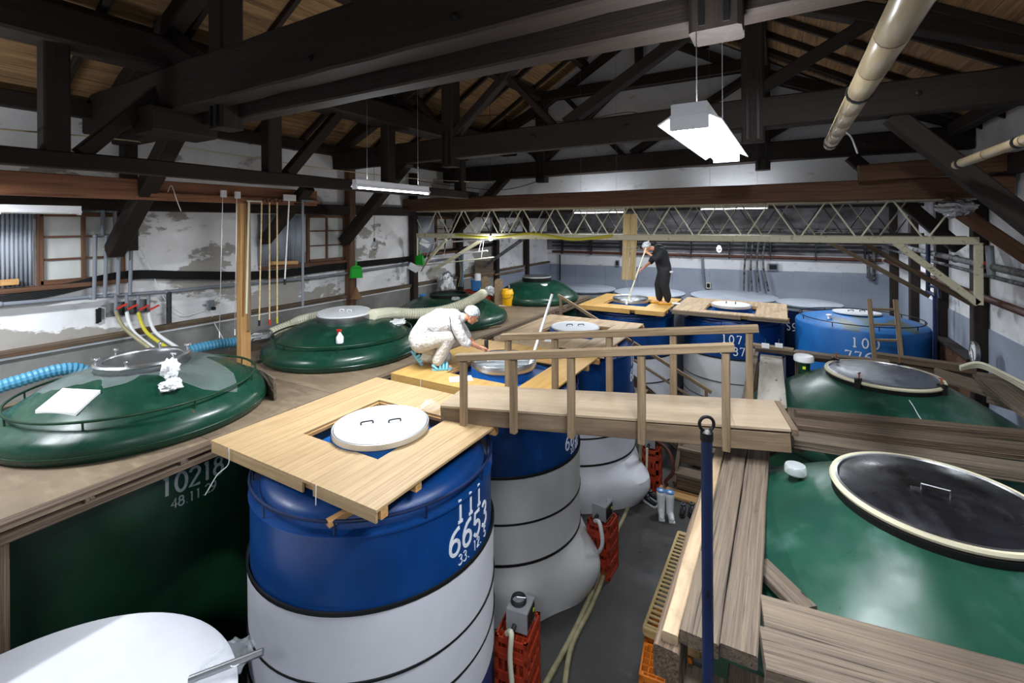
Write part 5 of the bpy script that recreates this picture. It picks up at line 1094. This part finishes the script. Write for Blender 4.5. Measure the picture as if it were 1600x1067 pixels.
def dome_z(r, z0=2.08, z1=2.6, R=1.26, hatch=.44):
    if r > R*.9: return z0+.2
    t = (R*.9-r)/(R*.9-hatch-.03); return z0+.225+(z1-z0-.225)*math.sin(min(t, 1)*PI/2*.92)/math.sin(PI/2*.92)
def on_dome(u, v, c, **k):
    z = 2.4
    for _ in range(30):
        q = px(u, v, z=z); z = .5*z+.5*dome_z(max(.45, math.hypot(q.x-c.x, q.y-c.y)), **k)
    return px(u, v, z=z)
def film_sheet(name, c, R0, R1, label, seed, a0=0, a1=2*PI, lift=.01):
    mb = MB(); na, nr = 72, 8
    for i in range(na+1):
        a = a0+(a1-a0)*i/na
        edge = R1*(1+.75*mnoise.noise(V((math.cos(a)*1.3, math.sin(a)*1.3, seed)))+.12*mnoise.noise(V((math.cos(a)*5, math.sin(a)*5, seed))))
        for k in range(nr+1):
            rr = R0+(edge-R0)*k/nr; z = dome_z(rr)+lift+.025*abs(mnoise.noise(V((a*4, rr*5, seed))))*(k > 0)
            mb.add([(c.x+rr*math.cos(a), c.y+rr*math.sin(a), z)], [])
    fs = [(i*(nr+1)+k, (i+1)*(nr+1)+k, (i+1)*(nr+1)+k+1, i*(nr+1)+k+1) for i in range(na) for k in range(nr)]
    mb.f = fs; return ob(name, mb, 'film', None, label, 'plastic sheet', sharp=180)
film_sheet('plastic_sheet', c1, .45, .8, 'clear plastic sheet tucked round the steel hatch', 2.0)
def towel(name, c, s, seed, label, m='white_plastic'):
    return crumple(name, c, s, m, seed, .42, 28, 1.8, label=label, cat='cloth')
p = on_dome(268, 606, c1); towel('cotton_glove', p+V((0, 0, .03)), (.11, .1, .06), 5, 'white cloth glove lying crumpled below the steel hatch'); p = on_dome(266, 592, c1)
towel('cotton_glove', p+V((0, 0, .1)), (.09, .08, .11), 8, 'white cloth propped upright against the steel hatch')
a = [on_dome(55, 646, c1), on_dome(118, 650, c1), on_dome(157, 614, c1), on_dome(98, 611, c1)]
mb = MB(); mb.hexa([q+V((0, 0, -.03)) for q in a], [q+V((0, 0, .03)) for q in a]); ob('folded_sheet', mb, 'white_plastic', None, 'white folded plastic sheet on the near slope of the green dome', 'sheet')
plank('wedge_board', px(408, 600, z=2.12), px(430, 617, z=2.12), .03, .4, 'weathered', None, 'grey carpeted wedge board leaning at the rim of the green tank', 'board', up=(.25, -.1, 1))
# second dome
p = on_dome(531, 536, c2, R=1.27); o = root('spray_bottle', p, 'white spray bottle with a red trigger on the green dome', 'spray bottle'); ob('bottle', MB().lathe([(.05, 0), (.055, .01), (.055, .09), (.03, .13), (.018, .15), (.018, .17), (0, .17)], p, 18), 'white_plastic', o)
tr = ob('trigger_head', MB().box(p+V((-.01, 0, .19)), (.07, .03, .03)).box(p+V((-.045, 0, .165)), (.014, .02, .05)), 'red_plastic', o); ob('nozzle', MB().tube([p+V((-.045, 0, .195)), p+V((-.07, 0, .195))], .01, 8), 'red_plastic', tr)
towel('rubber_glove', on_dome(621, 506, c2, R=1.27)+V((0, 0, .03)), (.13, .16, .05), 12, 'pair of white rubber gloves dropped on the second green dome')
# third dome: vent, blue clip; fourth: valve
def glassvent(p, label, r=.07, h=.14, capm='glass_clear', base='green_body'):
    p = V(p); o = root('dome_vent', p, label, 'vent', 'glass-capped vents on the green domes'); ob('stub', MB().lathe([(r*.6, -.05), (r*.6, h*.5), (r*.85, h*.55), (r*.85, h*.6), (0, h*.6)], p, 20), base, o)
    ob('cap', MB().lathe([(r*.9, h*.58), (r, h*.64), (r, h*.9), (r*.9, h), (0, h*1.02)], p, 24), capm, o); ob('cap_ring', MB().tube(ring(p+V((0, 0, h*.92)), r*.7, n=24), .005, 6, closed=True), 'steel', o); return o
glassvent(on_dome(712, 474, c3, R=1.3), 'glass-capped vent on the green dome under the thick cream hose', .09, .13)
o = glassvent(on_dome(850, 455, c4, R=1.16, hatch=.44), 'white-capped vent with a yellow tag on the far green dome', .1, .2, 'white_plastic'); ob('tag', MB().box(on_dome(850, 455, c4, R=1.16)+V((.02, -.07, .05)), (.05, .01, .05)), 'neon', o)
p = px(1256, 578, z=2.2); o = glassvent(p, 'white vent cap with a neon tag on the second green dome by the grey board', .12, .2, 'white_plastic'); ob('tag', MB().box(p+V((.0, -.085, .05)), (.035, .008, .035)), 'neon', o)
glassvent(px(1243, 757, z=2.2), 'glass-capped vent beside the huge dark lid', .075, .15)
ob('blue_clip', MB().box(px(662, 463, z=2.55), (.12, .16, .06)).box(px(660, 460, z=2.58), (.05, .18, .03)), 'blue_plastic', None, 'blue plastic scoop behind the hatch of the third green dome', 'scoop')
plank('wood_strip', px(725, 517, z=2.07), px(782, 509, z=2.07), .05, .03, 'rail_wood', None, 'thin wooden strip lying on the deck behind the crouching man', 'wood strip')
# clutter on the deck by the third and fourth domes
p = px(793, 477, z=2.05); o = root('bucket', p, 'yellow plastic bucket standing on the deck', 'bucket'); ob('pail', MB().lathe([(.135, 0), (.14, .01), (.15, .29), (.165, .3), (.165, .34), (.15, .36), (.14, .42), (.13, .43), (.125, .42), (.13, .02), (0, .02)], p, 32), 'yellow_plastic', o); ob('bail', MB().tube(curve([p+V((-.16, 0, .32)), p+V((-.15, -.08, .24)), p+V((0, -.17, .2)), p+V((.15, -.08, .24)), p+V((.16, 0, .32))]), .006, 6), 'steel_dull', o)
ob('pump_tap', MB().tube([p+V((.05, 0, .43)), p+V((.05, 0, .52))], .02, 8).box(p+V((.05, -.02, .53)), (.03, .08, .02)), 'pipe_grey', o)
q0, q1 = px(747, 455, z=2.05), px(781, 478, z=2.05)
q0 = V((-7.1, 10.75, 2.05)); q1 = px(779, 477, z=2.05)
o = root('wooden_stand', q1, 'low wooden stand with two rounded end boards beside the yellow bucket', 'stand')
for q in (q0, q1):
    d = (q1-q0).normalized(); side = V((-d.y, d.x, 0)); mb = MB(); pts = [(-.09, 0), (.09, 0), (.09, .62)] + [(.09*math.cos(k*PI/8), .62+.09*math.sin(k*PI/8)) for k in range(1, 8)] + [(-.09, .62)]; n = len(pts)
    mb.add([q+side*x*.3+V((c_*x, s_*x, 0))+V((0, 0, z))-d*.015 for x, z in pts for c_, s_ in ((.8, .45),)] + [q+side*x*.3+V((.8*x, .45*x, 0))+V((0, 0, z))+d*.015 for x, z in pts], [tuple(range(n))[::-1], tuple(range(n, 2*n))] + [(i, (i+1) % n, n+(i+1) % n, n+i) for i in range(n)])
    ob('end_board', mb, 'rail_wood', o)
plank('stretcher', q0+V((0, 0, .33)), q1+V((0, 0, .33)), .05, .04, 'rail_wood', o); plank('back_panel', q0+V((0, .04, .1)), q1+V((0, .04, .1)), .02, .2, 'brown_wood', o)
for i, (u, v, s) in enumerate(((752, 452, 1.1), (765, 450, 1.0), (772, 452, .8))): crumple('plastic_bag', q0.lerp(q1, .3+.25*i)+V((.02, -.02, .34)), (.12*s, .1*s, .1*s), 'white_plastic', 20+i*3, .5, 18, 2.4, label=('white plastic bag on the wooden stand, nearest the red crates', 'white plastic bag in the middle of the wooden stand', 'small white plastic bag beside the rounded end board')[i], cat='plastic bag', group='plastic bags on the wooden stand')
crumple('plastic_bag', px(757, 459, z=2.3), (.14, .1, .05), 'white_plastic', 31, .6, 18, 3.0, label='white tangled plastic strips hanging under the wooden stand', cat='plastic bag')
ob('paper_sheet', MB().box(px(784, 477, z=2.056), (.3, .16, .008), Matrix.Rotation(.2, 3, 'Z')), 'paper', None, 'white sheet of paper on the deck by the yellow bucket', 'paper')
crumple('foil_bundle', px(697, 446, x=-7.75), (.2, .3, .34), 'foil', 40, .28, 26, 2.5, label='big bundle of silver foil against the plinth', cat='foil')
def crate(c, s, m, label, group, rot=0, holes=True, gridn=(5, 4), name='bottle_crate'):
    """bottle crate: ribbed posts, slatted sides, open top with a cell grid"""
    c = V(c); R = Matrix.Rotation(rot, 3, 'Z'); o = root(name, c, label, 'crate', group); sx, sy, sz = s; T = lambda x, y, z: c + R @ V((x, y, z))
    fr = MB()
    for x in (-1, 1):
        for y in (-1, 1): fr.box(T(x*(sx/2-.02), y*(sy/2-.02), sz/2), (.04, .04, sz), R)
    for z, h in ((.02, .04), (sz*.5, .05), (sz-.025, .05)):
        for k in (-1, 1): fr.box(T(0, k*(sy/2-.008), z), (sx, .016, h), R); fr.box(T(k*(sx/2-.008), 0, z), (.016, sy, h), R)
    ob('frame', fr, m, o)
    sd = MB()
    for k in (-1, 1):
        for i in (-.22, .0, .22): sd.box(T(i*sx, k*(sy/2-.01), sz*.27), (.03, .012, sz*.5), R); sd.box(T(k*(sx/2-.01), i*sy, sz*.27), (.012, .03, sz*.5), R)
        sd.box(T(0, k*(sy/2-.012), sz*.62), (sx*.96, .01, sz*.2), R)
    ob('side_slats', sd, m, o)
    gd = MB()
    for i in range(1, gridn[0]): gd.box(T(-sx/2+sx*i/gridn[0], 0, sz*.62), (.008, sy*.97, sz*.62), R)
    for i in range(1, gridn[1]): gd.box(T(0, -sy/2+sy*i/gridn[1], sz*.62), (sx*.97, .008, sz*.62), R)
    gd.box(T(0, 0, .012), (sx*.98, sy*.98, .012), R); ob('cell_grid', gd, m, o); return o
G = 'red crates on the deck'
for i, (u, v) in enumerate(((722, 455), (738, 456), (750, 452))):
    p = V((-7.75+i*.36, 10.95-.1*i, 2.05)); crate(p, (.34, .34, .26), 'crate_red', ('red crate on the deck next to the foil bundle', 'red crate on the deck below the blue tub', 'red crate on the deck behind the wooden stand')[i], G, .2, gridn=(3, 3))
p = V((-7.5, 10.92, 2.32)); o = root('blue_tub', p, 'blue tub with white plastic inside standing on the red crates', 'tub'); ob('tub', MB().lathe([(.15, 0), (.17, .28), (.18, .29), (.165, .29), (.145, .02), (0, .02)], p, 24), 'blue_plastic', o); ob('white_contents', MB().lathe([(.1, .2), (.09, .46), (.07, .48), (0, .46)], p+V((.04, 0, 0)), 14), 'white_plastic', o)
ob('white_box', MB().box(V((-7.2, 10.85, 2.37)), (.18, .16, .1)), 'white_plastic', None, 'small white box on the red crates beside the blue tub', 'box')
for i in range(3): tubeob('green_cord', [px(716+i*3, 395, x=-8.0), px(720+i*2, 425, x=-7.95), px(716+i*3, 448, x=-7.9)], .01, ('hose_olive', 'pipe_grey', 'cyan_plastic')[i], None, label=('olive hose hanging behind the blue tub', 'grey hose hanging behind the blue tub', 'pale blue hose hanging behind the blue tub')[i], cat='hose', group='hoses hanging behind the blue tub')
plank('wood_plaque', px(742, 420, x=-8.02), px(770, 419, x=-8.02), .04, .5, 'weathered', None, 'brown board nailed between two posts behind the blue tub', 'board'); plank('guard_rail', px(740, 430, x=-8.0), px(770, 427, x=-8.0), .05, .05, 'rail_wood', None, 'short wooden rail above the wooden stand', 'rail'); plank('guard_rail', px(773, 429, x=-8.0), px(820, 421, x=-8.0), .05, .05, 'rail_wood', None, 'longer wooden rail in front of the grey dado', 'rail')
ob('log_sheet', MB().box(px(720, 592, z=2.166), (.3, .2, .008), Matrix.Rotation(.75, 3, 'Z')), 'paper', None, 'white record sheet lying on the crouching man\'s platform', 'paper'); ob('log_sheet', MB().box(px(862, 530, z=2.166), (.22, .3, .008), Matrix.Rotation(.3, 3, 'Z')), 'paper', None, 'white sheet with blue edge on the weathered platform', 'paper')
o = root('shoe_pad', px(1054, 474, z=2.17), 'white paper pad on the platform behind the standing man', 'paper'); ob('pad', MB().box(px(1054, 474, z=2.175), (.25, .14, .02), Matrix.Rotation(.3, 3, 'Z')), 'paper', o)
crumple('plastic_scrap', px(672, 633, z=2.25), (.1, .08, .06), 'film', 51, .5, 16, label='scrap of clear plastic tucked under the end of the footbridge', cat='plastic bag')
# ================================================================== ladder, pole
ld = root('ladder', (1.6, 10.5, FLOOR), 'old wooden ladder leaning on the bright blue tank', 'ladder')
tl, tr_ = px(1358, 467, y=10.72), px(1399, 468, y=10.72); bl, brr = px(1367, 565, y=10.45), px(1409, 566, y=10.45)
ext = lambda t, b: t + (b-t)*((t.z-FLOOR)/(t.z-b.z))
for t, b in ((tl, bl), (tr_, brr)): plank('ladder_rail', ext(t, b), t, .07, .06, 'rail_wood', ld, up=(0, 1, 0), rough=.006)
for v in (.14, .35, .56, .77, .98, 1.2, 1.42, 1.64): 
    a, b = tl+(bl-tl)*1.18*v, tr_+(brr-tr_)*1.18*v
    if a.z > FLOOR+.1: plank('rung', a, b, .05, .04, 'rail_wood', ld)
pp = V((-.281, 2.149, 0)); o = root('blue_pole', (pp.x, pp.y, 1.95), 'tall blue steel pole with a ring on top, standing by the planks', 'pole')
ob('tube', MB().tube([(pp.x, pp.y, 1.95), (pp.x, pp.y, 3.29)], .0235, 16), 'blue_dark', o); ob('top_collar', MB().lathe([(.027, 3.265), (.027, 3.3), (.01, 3.31)], (pp.x, pp.y, 0), 14), 'black_metal', o)
u = V((math.cos(YAW), math.sin(YAW), 0)); ob('lifting_ring', MB().tube([V((pp.x, pp.y, 3.334))+u*.031*math.cos(k*PI/12)+V((0, 0, .031*math.sin(k*PI/12))) for k in range(24)], .007, 8, closed=True), 'black_metal', o)
ob('rust_scar', MB().ball(V((pp.x, pp.y, 2.62))+V((.004, -.019, 0)), .012, 8, (.6, .5, 2.2)), 'black_metal', o); ob('foot_plate', MB().box((pp.x, pp.y, 1.962), (.1, .1, .02)), 'black_metal', o)
# ================================================================== floor of the aisle
CG = 'red bottle crates under the pumps'
for k in (0, 1): crate((-2.33, 4.1, FLOOR+k*.372), (.34, .42, .37), 'crate_red', ('lower red crate of the stack carrying the near pump', 'upper red crate of the stack carrying the near pump')[k], CG, .15)
for k in (0, 1): crate((-2.16, 6.2, FLOOR+k*.362), (.32, .36, .36), 'crate_red', ('lower red crate of the stack beside the wrapped tank', 'upper red crate of the stack beside the wrapped tank')[k], CG, -.05)
for k in (0, 1): crate((-2.06, 8.6, FLOOR+k*.362), (.3, .34, .36), 'crate_red', ('lower red-orange crate of the far stack by the old steps', 'upper red-orange crate of the far stack by the old steps')[k], CG, .0)
OG = 'orange bottle crates'
for k in (0, 1): crate((-.94, 4.42, FLOOR+k*.352), (.44, .36, .35), 'crate_orange', ('lower orange crate under the slatted rack', 'upper orange crate under the slatted rack')[k], OG, .12, gridn=(6, 5))
crate((-1.0, 4.86, FLOOR+.0), (.44, .36, .35), 'crate_orange', 'orange crate behind the orange stack', OG, .1, gridn=(6, 5)); crate((-1.0, 4.86, FLOOR+.352), (.44, .36, .35), 'crate_orange', 'topmost orange crate behind the orange stack', OG, .1, gridn=(6, 5))
def pump(c, s, label, coil=True, rot=0):
    c = V(c); R = Matrix.Rotation(rot, 3, 'Z'); o = root('pump_unit', c, label, 'pump', 'steel pump units on crates'); T = lambda x, y, z: c + R @ V((x, y, z))
    ob('case', MB().box(T(0, 0, s[2]/2), s, R), 'pump_steel', o); ob('front_panel', MB().box(T(s[0]/2+.003, 0, s[2]*.5), (.006, s[1]*.8, s[2]*.75), R), 'black_metal', o); ob('switch', MB().box(T(s[0]/2+.008, s[1]*.25, s[2]*.6), (.008, .02, .03), R), 'neon', o)
    ob('spout', MB().tube([T(-.02, -s[1]/2, .06), T(-.02, -s[1]/2-.09, .04)], .025, 10), 'pipe_dark', o)
    ob('carry_handle', MB().tube([T(-.04, 0, s[2]), T(-.04, 0, s[2]+.05), T(.05, .02, s[2]+.05), T(.05, .02, s[2])], .006, 6), 'steel', o)
    if coil:
        for k in range(4): ob('cable_coil', MB().tube(ring(T(-.02, .0, s[2]+.012+k*.012), .075-.004*(k % 2), n=28), .0055, 6, closed=True), 'pipe_dark', o)
pump((-2.31, 4.12, .145), (.22, .24, .2), 'steel pump box with a coiled cable, on the near red crates', True, .15); pump((-2.17, 6.22, .127), (.2, .24, .2), 'steel pump box with a white hose, on the red crates beside the wrapped tank', False, -.1); pump((-2.07, 8.62, .127), (.18, .22, .2), 'steel pump box on the far red-orange crates', False)
def hose(pts, r, m, label, group=None): return tubeob('floor_hose', pts, r, m, None, label=label, cat='hose', group=group, n=10)
Z = FLOOR+.03
hose([px(840, 1090, z=Z), px(890, 1000, z=Z), px(925, 925, z=Z), px(955, 850, z=Z), px(985, 785, z=Z), px(998, 745, z=Z+.15), px(1001, 700, y=8.15), px(1001, 672, y=8.15)], .03, 'hose_olive', 'olive hose running down the aisle, the one nearer the wrapped tanks', 'olive hoses along the aisle')
hose([px(880, 1090, z=Z), px(893, 1010, z=Z), px(925, 945, z=Z), px(945, 892, z=Z), px(944, 866, z=Z), px(935, 850, z=Z+.05)], .03, 'hose_olive', 'second olive hose in the aisle, curling up to the red crates', 'olive hoses along the aisle')
hose([(-2.2, 6.0, .17), px(937, 818, y=5.9), px(941, 850, y=5.9), px(930, 868, y=6.0), px(915, 868, y=6.05)], .026, 'hose_white', 'white hose looping from the pump beside the wrapped tank')
hose([(-2.34, 3.9, .19), px(799, 990, y=3.86), px(797, 1030, y=3.84), px(802, 1090, y=3.84)], .026, 'hose_cream', 'cream hose dropping from the near pump over the red crates')
hose([px(1011, 700, y=8.4), px(1010, 735, y=8.4), px(1003, 765, y=8.4), px(985, 775, y=8.2)], .022, 'hose_cream', 'thin cream hose dropping from the far pump')
hose([px(1027, 690, y=8.7), px(1045, 706, y=8.5), px(1052, 735, y=8.45), px(1040, 752, y=8.5), px(1042, 757, y=8.7)], .03, 'pipe_brown', 'brown hose arching from the far pump to the old steps')
o = root('valve_fitting', px(767, 1010, y=3.6), 'dark valve fitting low on the side of tank 111', 'valve'); q = V((-2.28, 3.35, .05)); ob('body', MB().tube([q+V((-.06, 0, 0)), q+V((.12, .0, 0))], .04, 12), 'steel_dull', o); ob('hand_wheel', MB().tube(ring(q+V((.05, 0, .09)), .05, n=20), .008, 6, closed=True), 'black', o); ob('stem', MB().tube([q+V((.05, 0, 0)), q+V((.05, 0, .1))], .01, 8), 'steel', o); ob('outlet', MB().tube([q+V((.11, 0, .02)), q+V((.11, 0, -.3))], .03, 10), 'rubber_dark', o)
# slatted rack
rk = root('slatted_rack', (-.95, 5.3, .12), 'bamboo slatted rack lying on the orange crates beside the planks', 'rack')
ra, rbk = V((-1.19, 4.62, .17)), V((-1.14, 6.15, .25))
for dx in (0, .52): plank('rack_rail', ra+V((dx, 0, 0)), rbk+V((dx, 0, 0)), .03, .08, 'bamboo_slat', rk)
for i in range(24):
    p = ra.lerp(rbk, (i+.5)/24)+V((0, 0, .035)); plank('slat', p, p+V((.52, 0, 0)), .028, .014, 'bamboo_slat', rk)
for t in (0, 1): p = ra.lerp(rbk, t); plank('rack_end', p, p+V((.52, 0, 0)), .03, .08, 'bamboo_slat', rk)
plank('rack_prop', (-1.1, 6.05, FLOOR), (-1.1, 6.05, .17), .09, .09, 'weathered', None, 'short prop under the far end of the slatted rack', 'prop')
# boots and shoes
def boot(c, yaw, label):
    c = V(c); R = Matrix.Rotation(yaw, 3, 'Z'); o = root('rubber_boot', c, label, 'boot', 'white rubber boots'); T = lambda x, y, z: c + R @ V((x, y, z)); mb = MB()
    limb(mb, [T(0, 0, .06), T(0, 0, .2), T(-.005, 0, .33)], [.056, .062, .074]); limb(mb, [T(-.02, 0, .05), T(.09, 0, .05), T(.16, 0, .042)], [.05, .05, .042])
    blob('shell', mb, .009, 'white_plastic', o, 2); ob('sole', MB().hexa([T(-.07, -.045, 0), T(.2, -.045, 0), T(.2, .045, 0), T(-.07, .045, 0)], [T(-.07, -.045, .02), T(.2, -.045, .02), T(.2, .045, .02), T(-.07, .045, .02)]), 'white_paint', o)
    ob('lining', MB().lathe([(.069, 0), (.069, .012), (.058, .014), (0, .008)], T(-.005, 0, .385), 20), 'blue_plastic', o)
boot(px(1033, 803, z=FLOOR), -1.3, 'white rubber boot with blue lining, beside the black sneaker'); boot(px(1047, 806, z=FLOOR), -1.2, 'white rubber boot with blue lining, on the side of the black shoe')
def shoe(c, yaw, label, sole='white_paint'):
    c = V(c); R = Matrix.Rotation(yaw, 3, 'Z'); o = root('shoe', c, label, 'shoe', 'black shoes by the steps'); T = lambda x, y, z: c + R @ V((x, y, z)); mb = MB()
    limb(mb, [T(-.08, 0, .07), T(-.03, 0, .06), T(.05, 0, .045), T(.12, 0, .04)], [.042, .045, .044, .036]); limb(mb, [T(-.07, 0, .1), T(-.02, 0, .09)], [.035, .032]); blob('upper', mb, .009, 'black_cloth', o, 2)
    ob('sole', MB().prism([(0, 0)]*0 or [((T(x, y, 0)).x, (T(x, y, 0)).y) for x, y in ((-.13, -.03), (-.1, -.045), (.1, -.05), (.16, -.03), (.17, 0), (.16, .03), (.1, .05), (-.1, .045), (-.13, .03))], c.z, c.z+.028), sole, o)
    for k in range(3): ob('lace', MB().tube([T(.0+.025*k, -.03, .095-.012*k), T(.012+.025*k, .03, .095-.012*k)], .004, 5), 'white_paint', o)
    ob('collar', MB().tube([T(-.06, 0, .12)+R @ V((.035*math.cos(a*PI/8), .028*math.sin(a*PI/8), 0)) for a in range(16)], .007, 6, closed=True), 'pipe_grey', o)
shoe(px(1014, 786, z=FLOOR), -.5, 'black sneaker with a white sole lying by the white boots'); shoe(px(1020, 779, z=FLOOR), -.4, 'black sneaker half hidden behind the white boots'); shoe(px(1067, 801, z=FLOOR), -1.5, 'black laced shoe on the floor by the green tank', 'rubber_dark'); shoe(px(1080, 800, z=FLOOR), -1.5, 'black shoe partly hidden by the green tank', 'rubber_dark')
# plastic and nozzle on the corner tank
a, b = px(296, 1062, z=1.36), px(411, 1018, z=1.44); o = root('steel_nozzle', a, 'steel pipe end wrapped in clear plastic on the white corner tank', 'pipe'); ob('pipe', MB().tube([a, b], .022, 14), 'steel_dull', o); ob('plastic_tie', MB().tube(ring(a.lerp(b, .62), .03, n=16), .004, 5, closed=True), 'white_plastic', o)
crumple('plastic_sheet', px(352, 1035, z=1.33), (.1, .17, .09), 'film', 61, .4, 24, 2.2, label='clear plastic sheet crumpled at the rim of the white corner tank', cat='plastic sheet')
